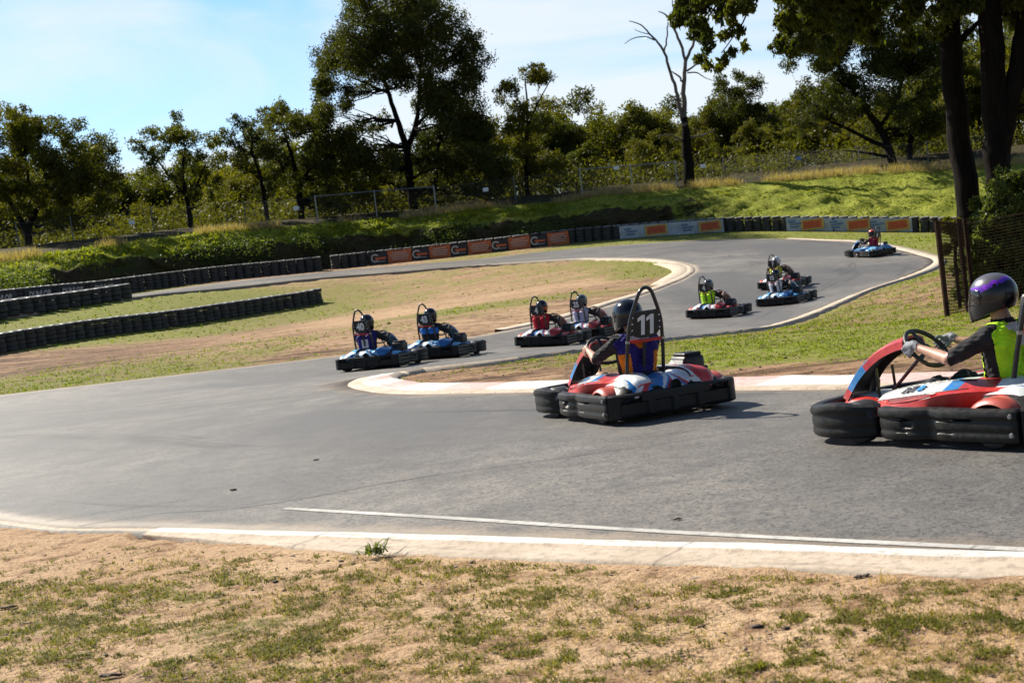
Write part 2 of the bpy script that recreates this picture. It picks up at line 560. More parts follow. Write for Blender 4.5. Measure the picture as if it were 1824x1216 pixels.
def gz(X, Y):
    """height of the ground"""
    X = np.asarray(X, float); Y = np.asarray(Y, float)
    sh = X.shape
    X, Y = X.ravel(), Y.ravel()
    Xc, Yc = np.clip(X, -60, 60), np.clip(Y, -12, 116)
    z = _w[_n] + _w[_n + 1] * Xc + _w[_n + 2] * Yc
    for i in range(0, len(X), 20000):
        s = slice(i, i + 20000)
        z[s] += _U((Xc[s, None] - _ctl[None, :, 0]) ** 2 + (Yc[s, None] - _ctl[None, :, 1]) ** 2) @ _w[:_n]
    near = np.clip((22 - np.abs(Y - 3)) / 6, 0, 1) * np.clip((18 - np.abs(X)) / 4, 0, 1)
    return (z * (1 - near)).reshape(sh)


def G(px, py, D=None):
    """a pixel that shows the ground -> its point on the ground (searched along the line of sight near D)"""
    if D is None:
        p = P(px, py, z=0.0)
        return Vector((p.x, p.y, float(gz(p.x, p.y))))
    p = P(px, py, D)
    return Vector((p.x, p.y, float(gz(p.x, p.y))))


# grass cover, read off the place: (pixel, amount)
COVER = [(100, 1080, 0.58), (300, 1050, 0.54), (600, 1040, 0.38), (900, 1080, 0.36), (1300, 1080, 0.35), (1700, 1100, 0.36), (100, 965, .02), (600, 1005, 0.20),
         (1500, 1040, 0.16), (900, 1200, 0.30), (200, 1205, 0.26), (1600, 1200, 0.36), (700, 1150, 0.44), (1200, 1010, 0.13), (350, 985, .1), (1350, 1130, 0.20), (1000, 1130, 0.41), (400, 1120, 0.53),
         (800, 660, .35), (850, 685, -.1), (1000, 665, 0), (1000, 640, .55), (1300, 640, .85), (1500, 625, 1.0), (1400, 665, 0), (1350, 682, -.1), (1500, 665, 0), (1620, 650, .2),
         (1600, 560, .85), (1450, 575, .70), (1550, 545, .8), (1350, 600, .75), (1200, 625, .85), (1100, 645, .7), (1600, 520, .75), (1660, 560, .6), (1670, 500, .9), (1690, 440, 1), (1750, 500, .7), (1800, 600, .4), (1450, 600, .7), (1600, 600, .5),
         (1100, 500, .15), (1000, 490, 0), (900, 525, .8), (800, 530, .9), (700, 552, .5), (700, 505, 0), (600, 515, .1), (850, 490, .15), (600, 580, 0), (450, 575, .5),
         (500, 600, .05), (300, 630, 0), (200, 640, .1), (300, 657, .75), (500, 641, .8), (100, 690, .85), (200, 675, .75), (400, 648, .75), (250, 640, .35), (420, 590, .6), (520, 570, .7), (50, 660, 0), (900, 560, .05), (800, 580, 0), (1000, 540, .15), (1000, 520, .7), (1150, 485, .85), (1180, 470, .9), (950, 475, .5), (760, 600, .15)]
_cv = []
for px, py, c in COVER:
    D = None if py > 600 else np.interp(py, [460, 500, 540, 600], [74, 58, 47, 36])
    p = P(px, py, D) if D else P(px, py, z=0)
    _cv.append((p.x / p.y, math.log(p.y), c))
for X, Y, c in [(15, 90, 1), (5, 91, .95), (-2, 93, .7), (18, 75, 1), (22, 70, 1), (12, 89, .95), (-20, 70, 1.1), (-17, 74, 1.1), (-14, 75, 1), (-10, 80, .6), (-12, 88, .35), (-6, 88, .3), (-3, 82, .5),
                (-24, 62, 1.1), (-30, 70, 1), (-16, 66, .9), (-18, 68, 1.1), (-12, 74, .9), (0, 80, .5), (4, 74, .6), (2, 95.5, .3), (-8, 95, .1), (-15, 90, .1), (20, 60, 1), (25, 50, .9), (-20, 62, .8)]:
    _cv.append((X / Y, math.log(Y), c))
_cv = np.array(_cv)


def cover(X, Y):
    X = np.asarray(X, float); Y = np.asarray(Y, float)
    sh = X.shape
    a = X.ravel() / np.maximum(Y.ravel(), 2.5); b = np.log(np.maximum(Y.ravel(), 2.5))
    out = np.zeros(len(a))
    for i in range(0, len(a), 20000):
        s = slice(i, i + 20000)
        d2 = ((a[s, None] - _cv[None, :, 0]) / .045) ** 2 + ((b[s, None] - _cv[None, :, 1]) / .07) ** 2
        w = 1 / (d2 + .35) ** 1.6
        out[s] = (w * _cv[None, :, 2]).sum(1) / w.sum(1)
    return np.where(Y.ravel() > 98, .3, out).reshape(sh)


# the ground: one sheet of rows that widen with distance
_rows = np.r_[np.arange(-12, 3, .6), 3 * np.exp(np.arange(0, math.log(118 / 3), .0105)), np.array([121, 126, 134, 150, 180, 240, 400, 900, 3000])]
_cols = np.sinh(np.linspace(-2.3, 2.3, 271)) / math.sinh(2.3)
GX = _cols[None, :] * (9 + np.maximum(_rows, 0) * .95)[:, None]
GY = np.repeat(_rows[:, None], len(_cols), 1)
GZ = gz(GX, GY)
GZ = np.where(GY > 100, np.minimum(GZ, 3.0), GZ)
_nr, _nc = GX.shape
_idx = np.arange(_nr * _nc).reshape(_nr, _nc)
_q = np.stack([_idx[:-1, :-1], _idx[:-1, 1:], _idx[1:, 1:], _idx[1:, :-1]], -1).reshape(-1, 4)
GZ = GZ + (fbm(GX * 1.7, GY * 1.7) - .5) * .035 * np.clip(GY / 4, 0, 1) * np.clip(40 / np.maximum(GY, 1), .3, 1)
_rough = (fbm(GX * 5 + 9, GY * 5, 3) - .5) * .022
GZ = GZ + np.where((GY < 12) & (GY > 2), _rough, 0)


def ribbon(name, A, B, nu, mat, zoff, kind='structure', z_fun=None, skirt=0.0):
    """a sheet laid on the ground between two edge lines (same number of points)"""
    A, B = np.asarray(A), np.asarray(B)
    t = np.linspace(0, 1, nu + 1)
    X = A[:, None, 0] * (1 - t) + B[:, None, 0] * t
    Y = A[:, None, 1] * (1 - t) + B[:, None, 1] * t
    Z = gz(X, Y) + (z_fun(X, Y) if z_fun else 0) + zoff + .0004 * np.maximum(Y, 0)
    if skirt:
        X = np.c_[X[:, :1], X, X[:, -1:]]; Y = np.c_[Y[:, :1], Y, Y[:, -1:]]; Z = np.c_[Z[:, :1] - skirt, Z, Z[:, -1:] - skirt]; t = np.r_[0, t, 1]
    n, m = X.shape
    ix = np.arange(n * m).reshape(n, m)
    q = np.stack([ix[:-1, :-1], ix[1:, :-1], ix[1:, 1:], ix[:-1, 1:]], -1).reshape(-1, 4)
    mid = (A + B) / 2
    s = np.r_[0, np.cumsum(np.linalg.norm(np.diff(mid, axis=0), axis=1))]
    uv = np.stack([np.repeat(s[:, None], m, 1), np.repeat(t[None, :], n, 0)], -1).reshape(-1, 2)
    o = np_mesh(name, np.stack([X, Y, Z], -1).reshape(-1, 3), q, mat, uv=uv)
    me = o.data
    nz = me.polygons[(n // 2) * (m - 1) + (m - 1) // 2].normal.z
    if nz < 0: me.flip_normals()
    tag(o, kind=kind)
    return o


def _e(q):
    if len(q) == 2 and isinstance(q[0], str): return q[1]
    return None


def pt(*a):
    p = G(*a); return (p.x, p.y)


EDGE = [  # (outer edge, inner edge) of the track, in driving order
    ((7.2, 2.2), (8.6, 7.4)),
    ((4.6, 4.6), (6.0, 10.5)),
    (pt(1824, 990), pt(1500, 696)),
    (pt(1400, 977.5), pt(1330, 697.5)),
    (pt(1000, 965), pt(1200, 699)),
    (pt(300, 945), pt(960, 701)),
    (pt(0, 930), pt(720, 704)),
    ((-9, 17.), pt(650, 698)),
    ((-18, 25.), pt(621, 688)),
    ((-21, 31.), pt(632, 678)),
    (pt(0, 705, 33), pt(655, 670)),
    (pt(300, 672, 34), pt(690, 664)),
    (pt(590, 637, 34.5), pt(740, 655)),
    (pt(740, 614, 36), pt(900, 636)),
    (pt(900, 590, 39), pt(1180, 605, 27)),
    (pt(1100, 537, 46), pt(1340, 590, 30)),
    (pt(1200, 505, 54), pt(1480, 545, 38)),
    (pt(1232, 490, 60), pt(1600, 500, 45)),
    (pt(1237, 482, 63), pt(1650, 480, 50)),
    (pt(1228, 474, 66), pt(1662, 465, 54)),
    (pt(1195, 466, 70), pt(1620, 450, 58)),
    (pt(1150, 462, 73), pt(1510, 431, 72)),
    (pt(1070, 461, 77), pt(1400, 427, 84)),
    (pt(1000, 463, 80), pt(1130, 436, 88)),
    (pt(800, 477, 85), pt(850, 463, 91)),
    (pt(560, 497, 86), pt(560, 488, 92)),
    (pt(300, 522, 80), pt(240, 526, 83)),
    (pt(120, 545, 74), pt(100, 541, 77)),
    (pt(0, 565, 68), pt(0, 553, 72)),
    ((-36, 60.), (-37, 64.)),
]
EL = catmull([e[0] for e in EDGE], 14)
ER = catmull([e[1] for e in EDGE], 14)

# the ground sinks a little below the track so that the two sheets never meet
_tp = []
for k in np.linspace(.04, .96, 24):
    _tp.append(EL * (1 - k) + ER * k)
_tp = np.concatenate(_tp)
from mathutils import kdtree
_kd = kdtree.KDTree(len(_tp))
for i, p in enumerate(_tp): _kd.insert((p[0], p[1], 0), i)
_kd.balance()
_wid = np.linalg.norm(EL - ER, axis=1)
_wr = np.concatenate([np.maximum(_wid / 24, np.r_[np.linalg.norm(np.diff((EL + ER) / 2, axis=0), axis=1), 1]) * .75 for _ in range(24)])
fl = np.stack([GX.ravel(), GY.ravel()], 1)
sink = np.zeros(len(fl))
on_track_r = np.full(len(fl), 99.)
for i in np.nonzero((fl[:, 1] > 1) & (fl[:, 1] < 100) & (np.abs(fl[:, 0]) < 45))[0]:
    co, j, d = _kd.find((fl[i, 0], fl[i, 1], 0))
    on_track_r[i] = d - _wr[j]
    if d < _wr[j]: sink[i] = 1
    elif d < _wr[j] + (.32 if fl[i, 0] > -2.9 or fl[i, 1] > 20 else .10): sink[i] = .9
GZ = GZ - sink.reshape(GZ.shape) * (.05 + .0008 * np.maximum(GY, 0))


def on_track(x, y, m=0.0):
    co, j, d = _kd.find((x, y, 0))
    return d < _wr[j] + m


ground = np_mesh('ground', np.stack([GX, GY, GZ], -1).reshape(-1, 3), _q, M['ground'])
tag(ground, kind='structure')
at = ground.data.attributes.new('cover', 'FLOAT', 'POINT')
at.data.foreach_set('value', cover(GX, GY).ravel().astype(np.float32))

def _field(ctl, dflt):
    c = []
    for px, py, v in ctl:
        D = None if py > 600 else np.interp(py, [460, 500, 540, 600], [74, 58, 47, 36])
        if px < 500 and py < 660: D = np.interp(py, [530, 560, 600, 640, 660], [80, 74, 64, 50, 42])
        p = P(px, py, D) if D else P(px, py, z=0)
        c.append((p.x / p.y, math.log(p.y), v))
    c = np.array(c); a = (GX / np.maximum(GY, 2.5)).ravel(); b_ = np.log(np.maximum(GY, 2.5)).ravel(); out = np.zeros(len(a))
    for i in range(0, len(a), 20000):
        s = slice(i, i + 20000)
        w = 1 / ((((a[s, None] - c[None, :, 0]) / .045) ** 2 + ((b_[s, None] - c[None, :, 1]) / .07) ** 2) + .4) ** 1.6
        out[s] = (w * c[None, :, 2]).sum(1) / w.sum(1)
    return out.astype(np.float32)


ground.data.attributes.new('brown', 'FLOAT', 'POINT').data.foreach_set('value', _field([(200, 1000, -.2), (900, 1100, -.2), (1600, 1100, -.1), (900, 1200, -.1), (100, 1200, .15), (1300, 1200, 0), (100, 1100, -.1),
    (200, 645, 1.01), (50, 665, 0.94), (350, 620, 0.81), (500, 605, 0.61), (560, 625, 0.81), (300, 660, 0.68), (560, 575, 0.27), (700, 505, -.05), (600, 520, 0), (750, 585, 0.34), (900, 560, 0.27), (1000, 490, .1), (1000, 540, 0.41), (1150, 500, 0.68), (1100, 520, 0.54),
    (820, 680, 0.94), (900, 670, 0.88), (1000, 670, 0.74), (1350, 675, 0.81), (1500, 665, 0.74), (1500, 580, 0.74), (1600, 510, 0.41), (1690, 580, 0.81), (1650, 600, 0.54), (1400, 430, 0), (300, 540, 0.41)], 0))
ground.data.attributes.new('lush', 'FLOAT', 'POINT').data.foreach_set('value', _field([(200, 1000, 0), (900, 1100, .05), (1600, 1100, .05), (900, 1200, .05), (100, 1200, .05), (300, 1080, .1),
    (100, 600, .95), (200, 570, .95), (400, 545, .8), (300, 655, .55), (500, 642, .55), (100, 690, .5), (800, 530, .6), (900, 525, .6), (1150, 485, .6), (700, 550, .4), (450, 575, .5), (600, 500, .3), (950, 475, .4),
    (820, 660, .5), (1000, 640, .7), (1300, 640, 1), (1500, 625, 1), (1450, 580, .35), (1600, 540, .5), (1600, 500, .7), (1670, 480, 1), (1690, 440, 1.1), (1400, 420, 1.1), (1200, 425, 1), (1500, 600, .6)], 0))

track = ribbon('race_track', EL, ER, 30, M['asphalt'], .012, skirt=.18)


# ------------------------------------------------------------------ kerbs, edging, lines
def offset_line(L, d):
    L = np.asarray(L)
    t = np.gradient(L, axis=0); t /= np.maximum(np.linalg.norm(t, axis=1)[:, None], 1e-9)
    return L + np.stack([-t[:, 1], t[:, 0]], 1) * np.asarray(d)[..., None] if np.ndim(d) else L + np.stack([-t[:, 1], t[:, 0]], 1) * d


def kerb(name, L, prof, mats, side, jit=.012):
    """profile (distance from the edge, height, material) swept along an edge line"""
    L = resample(L, .25 if np.asarray(L)[:, 1].mean() < 30 else .6)
    rows = []
    for d, z, _ in prof:
        dd = np.full(len(L), float(d))
        if name == 'near_kerb' and d > .16: dd = .16 + (d - .16) * np.clip((len(L) - 1 - np.arange(len(L))) / 9, .04, 1)
        q = offset_line(L, dd * side)
        w = (vnoise(L[:, 0] * 3 + d * 9, L[:, 1] * 3) - .5) * jit
        ii = np.arange(len(L)); w = w - .09 * np.clip(1 - np.minimum(ii, len(L) - 1 - ii) / 5, 0, 1) * (name == 'tip_edging')
        rows.append(np.c_[q, gz(q[:, 0], q[:, 1]) + z + w + .0004 * L[:, 1]])
    V = np.stack(rows, 1)
    n, m = V.shape[:2]
    ix = np.arange(n * m).reshape(n, m)
    q = np.stack([ix[:-1, :-1], ix[1:, :-1], ix[1:, 1:], ix[:-1, 1:]], -1).reshape(-1, 4)
    mi = np.tile([p[2] for p in prof[1:]], n - 1)
    s = np.r_[0, np.cumsum(np.linalg.norm(np.diff(L, axis=0), axis=1))]
    uv = np.stack([np.repeat(s[:, None], m, 1), np.repeat(np.array([p[0] for p in prof])[None, :], n, 0)], -1).reshape(-1, 2)
    o = np_mesh(name, V.reshape(-1, 3), q, mats, mi=mi, uv=uv, smooth=False)
    if o.data.polygons[len(q) // 2].normal.z < 0: o.data.flip_normals()
    tag(o, kind='structure')
    return o


def seg(A, i0, i1): return A[i0 * 14:i1 * 14 + 1]


# near kerb: white painted lip and a pale concrete apron
_nk = resample(seg(EL, 0, 6), .25)
_k = [i for i in range(len(_nk)) if project((_nk[i, 0], _nk[i, 1], 0))[0] > 262]
_nk1 = _nk[:max(_k) + 1]
kerb('near_kerb', _nk1, [(-.03, -.02, 0), (-.02, .012, 0), (.0, .022, 0), (.13, .024, 0), (.145, .012, 1), (.16, .012, 1), (.38, .010, 1), (.42, .0, 1), (.44, -.09, 1)], [M['kerb_white'], M['kerb_tan']], 1)
kerb('asphalt_edge', _nk[max(_k) - 1:], [(-.02, .0, 0), (.0, .014, 0), (.07, .012, 0), (.10, -.005, 1), (.12, -.05, 1), (.13, -.12, 1)], [M['kerb_tan'], M['kerb_grey']], 1)
# apex kerb with faded red and white blocks
_ak = seg(ER, 0, 13)
kerb('apex_kerb', _ak, [(-.03, -.02, 0), (.0, .03, 0), (.22, .035, 0), (.24, .045, 1), (.70, .07, 1), (.72, .05, 0), (.82, .03, 0), (.86, -.08, 0)], [M['kerb_tan'], M['kerb_striped']], -1)
kerb('inner_edging', seg(ER, 13, 22), [(-.03, -.02, 0), (.0, .04, 0), (.42, .06, 0), (.5, -.08, 0)], [M['kerb_tan']], -1, .02)
kerb('outer_edging', seg(EL, 14, 22), [(-.03, -.02, 0), (.0, .04, 0), (.34, .06, 0), (.42, -.1, 0)], [M['kerb_tan']], 1, .02)
kerb('tip_edging', seg(EL, 16, 20), [(.3, .05, 0), (.34, .07, 0), (1.0, .08, 0), (1.08, -.1, 0)], [M['kerb_tan']], 1, .02)

# the painted edge line and the joints between the asphalt mats
def strip(name, pts, w, mat, zoff, wob=0.0):
    L = resample(catmull(pts, 8), .2)
    ww = w * (1 + (vnoise(L[:, 0] * 2, L[:, 1] * 2) - .5) * wob)
    L = L + (vnoise(L[:, 0] * .9, L[:, 1] * .9)[:, None] - .5) * .06 * wob
    return ribbon(name, offset_line(L, ww / 2), offset_line(L, -ww / 2), 1, mat, zoff)


strip('white_line', [pt(505, 909), pt(760, 925), pt(1000, 940), pt(1250, 955), pt(1500, 969), pt(1824, 985), pt(2000, 994)], .075, M['line'], .016, .25)
strip('asphalt_joint', [pt(150, 938), pt(300, 915), pt(405, 911), pt(560, 888), pt(700, 862), pt(950, 826), pt(1150, 798), pt(1330, 771)], .011, M['seam'], .015, 1.2)
strip('asphalt_joint', [pt(90, 930), pt(250, 905), pt(350, 890)], .009, M['seam'], .015, 1.2)
strip('asphalt_joint', [pt(980, 800), pt(1100, 790), pt(1250, 768)], .010, M['seam'], .015, 1.2)
# ------------------------------------------------------------------ the earth bank behind the barrier, and the wood floor beyond
BARRIER = [(-120, 560, 68), (0, 548, 74), (120, 535, 80), (230, 521, 86), (400, 499, 92), (580, 481, 96), (700, 468, 97), (850, 452, 97), (1015, 433, 96),
           (1105, 426, 95), (1290, 413, 94), (1400, 411, 92), (1625, 413, 88), (1700, 411, 86), (1830, 412, 83)]
BL = catmull([pt(*b) for b in BARRIER], 12)
# columns of the bank: pixel and distance of the top edge, run-out of the face
TOPS = [(-420, 520, 74), (-250, 500, 79), (-100, 480, 83), (0, 468, 84), (100, 452, 87), (200, 437, 91), (300, 424, 94.5), (400, 413, 97.5), (560, 401, 101), (700, 391, 102), (740, 388, 102),
        (820, 376, 102), (900, 368, 102), (1000, 361, 102), (1060, 350, 102), (1130, 344, 102.5), (1200, 338, 103), (1300, 330, 103), (1400, 322, 102), (1550, 309, 99.5), (1700, 302, 97), (1900, 288, 95), (2200, 270, 92)]
TP = catmull([tuple(P(*t)) for t in TOPS], 10)
TP = resample(TP, n=260)
_b0 = BL[0] + (BL[0] - BL[6]) * 2.2; _b1 = BL[-1] + (BL[-1] - BL[-7]) * 2.2
BASE = resample(offset_line(np.vstack([_b0, BL, _b1]), 1.1), n=900)
# nearest base point for every top point
_bi = [int(np.argmin(np.abs(BASE[:, 0] - t[0] * .985 - .0) + .25 * np.abs(BASE[:, 1] - t[1]))) for t in TP]
from numpy import convolve
_bi = np.clip(convolve(np.r_[[_bi[0]] * 6, _bi, [_bi[-1]] * 6], np.ones(13) / 13, 'valid').astype(int), 0, 899)
BB = BASE[_bi]
BZ = gz(BB[:, 0], BB[:, 1]) - .15
NT_ = 26
rows, cov = [], []
tpx = np.array([project(p)[0] for p in TP])
steep = np.interp(tpx, [0, 60, 200, 800, 1050, 1230, 1330, 1500], [.25, .35, .95, 1., .9, .5, .15, 0])
for k in range(NT_ + 1):
    t = k / NT_
    # a steep upper scarp on the left, an even slope on the right
    zz = t * (1 - steep) + steep * np.where(t < .2, t * .6, np.where(t < .55, .12 + (t - .2) * (.58 / .35), .70 + (t - .55) * (.30 / .45)))
    X = BB[:, 0] + (TP[:, 0] - BB[:, 0]) * t; Y = BB[:, 1] + (TP[:, 1] - BB[:, 1]) * t
    Z = BZ + (TP[:, 2] - BZ) * zz
    rows.append(np.stack([X, Y, Z], 1))
    c = np.where(steep > .6, np.interp(t, [0, .2, .46, .56, .64, 1], [.12, .05, .0, .6, 1.3, 1.3]), np.interp(t, [0, .3, 1], [.75, .9, .95]))
    mid = np.clip(1 - np.abs(steep - .45) / .4, 0, 1)
    c = c * (1 - .45 * mid * (t < .75))
    lf = np.clip((260 - tpx) / 260, 0, 1)
    cov.append(c + .35 * lf)
n_ = np.array([0, 1]);
for d, dz in ((1, .12), (2.2, .2), (4, .35), (7, .8), (12, 1.2), (20, 1.4), (40, 1.6), (90, 1.9), (250, 2), (900, 2)):
    Q = TP.copy()
    dirv = TP[:, :2] / np.linalg.norm(TP[:, :2], axis=1)[:, None]
    Q[:, :2] += dirv * d; Q[:, 2] += dz
    if d > 10:
        a = min(1, d / 40); Q[:, 2] = Q[:, 2] * (1 - a) + (7.9) * a
    rows.append(Q); cov.append(np.full(len(TP), .6 if d < 2 else .2))
V = np.stack(rows, 0)
n, m = V.shape[:2]
amp = np.where(np.arange(n)[:, None] <= NT_, np.sin(np.pi * np.clip(np.arange(n) / NT_, 0, 1))[:, None] * .9 + .15, .2)
lump = (fbm(V[..., 0] * .9, V[..., 1] * .9 + V[..., 2] * .9, 4) - .5)
V[..., 1] -= lump * amp * 1.6 * (.5 + steep[None, :])
V[..., 2] += (fbm(V[..., 0] * 1.3 + 40, V[..., 1] * 1.3, 4) - .5) * amp * .8
ix = np.arange(n * m).reshape(n, m)
q = np.stack([ix[:-1, :-1], ix[:-1, 1:], ix[1:, 1:], ix[1:, :-1]], -1).reshape(-1, 4)
bank = np_mesh('embankment', V.reshape(-1, 3), q, M['bank'])
if bank.data.polygons[m * 20].normal.z < 0: bank.data.flip_normals()
tag(bank, kind='structure')
a_ = bank.data.attributes.new('cover', 'FLOAT', 'POINT'); a_.data.foreach_set('value', np.stack(cov, 0).ravel().astype(np.float32))
BANKV, BANKC = V, np.stack(cov, 0)


def plateau(x, y):
    """height of the wood floor behind the bank's edge"""
    j = int(np.argmin((BANKV[NT_:, :, 0] - x) ** 2 + (BANKV[NT_:, :, 1] - y) ** 2))
    return float(BANKV[NT_:].reshape(-1, 3)[j, 2])


# ------------------------------------------------------------------ leaves and blades in bulk
def leaf_quads(C, length, width, droop=.35, rg=rng):
    n = len(C)
    a = rg.normal(size=(n, 3)); a[:, 2] -= droop * 1.6
    a /= np.linalg.norm(a, axis=1)[:, None]
    b = np.cross(a, rg.normal(size=(n, 3))); b /= np.linalg.norm(b, axis=1)[:, None]
    L = (length * rg.uniform(.6, 1.25, n))[:, None] / 2; Wd = (width * rg.uniform(.7, 1.3, n))[:, None] / 2
    V = np.stack([C - a * L, C + b * Wd - a * L * .1, C + a * L, C - b * Wd - a * L * .1], 1).reshape(-1, 3)
    return V, np.arange(n * 4).reshape(n, 4)


def blade_tris(C, h, w, lean=.35, rg=rng, per=3):
    """tufts: a few bent blades from each root point"""
    n = len(C)
    C = np.repeat(C, per, 0) + np.c_[rg.normal(0, 1, (n * per, 2)) * np.repeat(np.broadcast_to(h, n), per)[:, None] * .22, np.zeros(n * per)]
    hh = np.repeat(np.broadcast_to(h, n), per) * rg.uniform(.5, 1.25, n * per)
    an = rg.uniform(0, 2 * np.pi, n * per)
    d = np.stack([np.cos(an), np.sin(an), 0 * an], 1); s = np.stack([-np.sin(an), np.cos(an), 0 * an], 1)
    ww = np.broadcast_to(w, len(C)) if np.ndim(w) == 0 else np.repeat(w, per)
    ln = rg.uniform(.1, lean * 2, n * per)
    up = np.array([0, 0, 1.0])
    mid = C + up * (hh * .6)[:, None] + d * (hh * ln * .3)[:, None]
    tip = C + up * (hh * (1 - .25 * ln))[:, None] + d * (hh * ln)[:, None]
    b0, b1 = C - s * (ww / 2)[:, None], C + s * (ww / 2)[:, None]
    m0, m1 = mid - s * (ww * .4)[:, None], mid + s * (ww * .4)[:, None]
    V = np.stack([b0, b1, m1, m0, tip], 1).reshape(-1, 3)
    k = np.arange(len(C))[:, None] * 5
    T = np.concatenate([k + [[0, 1, 2]], k + [[0, 2, 3]], k + [[3, 2, 4]]], 0)
    return V, T


# grass on the bank: short green tufts, tall dry stalks along its upper edge
def bank_points(cnt, tmin, tmax, need, pxlo=-100, pxhi=1850):
    i = rng.uniform(tmin * NT_, tmax * NT_, cnt); j = rng.uniform(0, BANKV.shape[1] - 1.01, cnt)
    i0, j0 = i.astype(int), j.astype(int); fi, fj = (i - i0)[:, None], (j - j0)[:, None]
    p = (BANKV[i0, j0] * (1 - fi) * (1 - fj) + BANKV[i0 + 1, j0] * fi * (1 - fj) + BANKV[i0, j0 + 1] * (1 - fi) * fj + BANKV[i0 + 1, j0 + 1] * fi * fj)
    c = BANKC[i0, j0]
    k = (c + (fbm(p[:, 0] * .5, p[:, 1] * .5 + p[:, 2] * .6) - .5) * 1.6 + rng.normal(0, .12, cnt)) > need
    return p[k]


p1 = bank_points(24000, .05, 1.06, .55)
Vb, Tb = blade_tris(p1, np.interp(p1[:, 0], [2, 9], [1, .45]) * rng.uniform(.06, .22, len(p1)) * (.4 + 1.2 * vnoise(p1[:, 0] * .7, p1[:, 1] * .7)), .06, .5, per=3)
g1 = np_mesh('bank_grass', Vb, Tb, M['blade'], smooth=False); tag(g1, 'bright green grass growing over the earth bank', 'grass', kind='stuff')
p2 = bank_points(15000, .98, 1.10, -9)
p2 = p2[(vnoise(p2[:, 0] * .35, p2[:, 1] * .2) + np.interp(p2[:, 0], [-20, 2, 6, 25], [.04, .05, .25, .5])) > .66]
Vb, Tb = blade_tris(p2, rng.uniform(.25, .75, len(p2)), .022, .3, per=3)
g2 = np_mesh('dry_grass', Vb, Tb, M['straw'], smooth=False); tag(g2, 'tall straw coloured grass along the top of the earth bank', 'grass', kind='stuff')
p3 = bank_points(2600, .0, .52, -9)
p3 = p3[(np.interp(p3[:, 0], [-30, -18, 3, 7, 12], [1, 1, .9, .5, 0]) * vnoise(p3[:, 0] * .45, p3[:, 2] * .8 + 3)) > .56]
q3 = np.repeat(p3, 34, 0) + rng.normal(0, 1, (len(p3) * 34, 3)) * np.array([.45, .25, .28]) + [0, -.15, .22]
Vb, Tb = leaf_quads(q3, .20, .08, .1)
g3 = np_mesh('weeds', Vb, Tb, M['leaf_shrub'], smooth=False); tag(g3, 'dark low weeds growing on the steep shaded face of the earth bank', 'weeds', kind='stuff')

# ------------------------------------------------------------------ tyre barriers
def make_tyre_mesh():
    b = MB()
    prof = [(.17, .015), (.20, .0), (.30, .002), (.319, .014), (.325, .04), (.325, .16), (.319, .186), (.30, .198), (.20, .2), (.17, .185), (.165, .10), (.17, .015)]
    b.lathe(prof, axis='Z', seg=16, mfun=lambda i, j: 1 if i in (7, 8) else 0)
    o = b.build('tyre', [M['rubber'], M['tyre_top']], None, 50)
    return o


_ty = make_tyre_mesh()
TYRE_H = .2


def tyre_stack(x, y, n, label, group, sc=1.0):
    z = float(gz(x, y)) - .03
    r = empty('tyre_stack', (x, y, z), 0)
    r.scale = (sc, sc, sc)
    tag(r, label, 'tyre stack', group)
    for k in range(n):
        c = _ty.copy(); COL.objects.link(c); c.parent = r
        q_ = rng.uniform(.97, 1.03)
        c.location = (rng.uniform(-.025, .025), rng.uniform(-.025, .025), TYRE_H * k); c.scale = (q_, q_, 1)
        c.rotation_euler = (rng.uniform(-.03, .03), rng.uniform(-.03, .03), rng.uniform(0, 6))
        if k == n - 1:      # top tyre tipped towards the camera so its paler side shows as lit
            a = rng.uniform(.05, .11); h = math.hypot(x, y); c.rotation_euler = (y / h * a, -x / h * a, 0); c.location.z += .022
    return r


# the low row across the infield
mid = resample(catmull([pt(-60, 637, 53.5), pt(0, 628, 56), pt(150, 606, 61), pt(300, 583, 66), pt(450, 560, 71.5), pt(566, 541, 76)], 8), .635)
for i, p in enumerate(mid):
    tyre_stack(p[0] + rng.normal(0, .03), p[1] + rng.normal(0, .03), 4, 'stack of four black tyres in the row across the bare infield', 'tyre stacks in the row across the infield', 1.0)
# the tall row under the bank: gap after the first run, as in the photograph
far = resample(BL, .655)
gap = [project((p[0], p[1], float(gz(*p))))[0] for p in far]
for p, gx in zip(far, gap):
    if 581 < gx < 591: continue
    tyre_stack(p[0] + rng.normal(0, .03), p[1] + rng.normal(0, .03), 5, 'stack of black tyres in the long row at the foot of the earth bank', 'tyre stacks along the foot of the earth bank', 1.0)
# the short front row at the far left
fr = resample(catmull([pt(-40, 563, 66), pt(0, 557, 68), pt(120, 546, 73), pt(222, 535, 78)], 8), .98)
for i, p in enumerate(fr):
    tyre_stack(p[0], p[1], 3, 'low stack of big black tyres on the track in front of the lettered barrier', 'low tyre stacks on the far left of the track', 1.38)
bpy.data.objects.remove(_ty)

# ------------------------------------------------------------------ banners on the barrier
M['ban_orange'] = worn('orange_banner', (.44, .105, .030), .6, var=.25, scale=3)
M['ban_black'] = worn('black_banner', (.016, .016, .02), .6, var=.3)
M['ban_white'] = worn('pale_banner', (.36, .40, .45), .6, var=.25, scale=3)
M['ban_blue'] = worn('blue_print', (.09, .17, .31), .6, var=.3)
M['ban_red'] = worn('red_print', (.50, .06, .02), .6)
M['ban_yellow'] = worn('yellow_print', (.50, .33, .08), .6)
M['ban_letter'] = worn('pale_lettering', (.42, .38, .35), .6, var=.15)
M['ban_orange_let'] = worn('orange_lettering', (.50, .10, .03), .6)
BLf = resample(offset_line(BL, -.36), .15)
BLpx = np.array([project((p[0], p[1], float(gz(*p))))[0] for p in BLf])


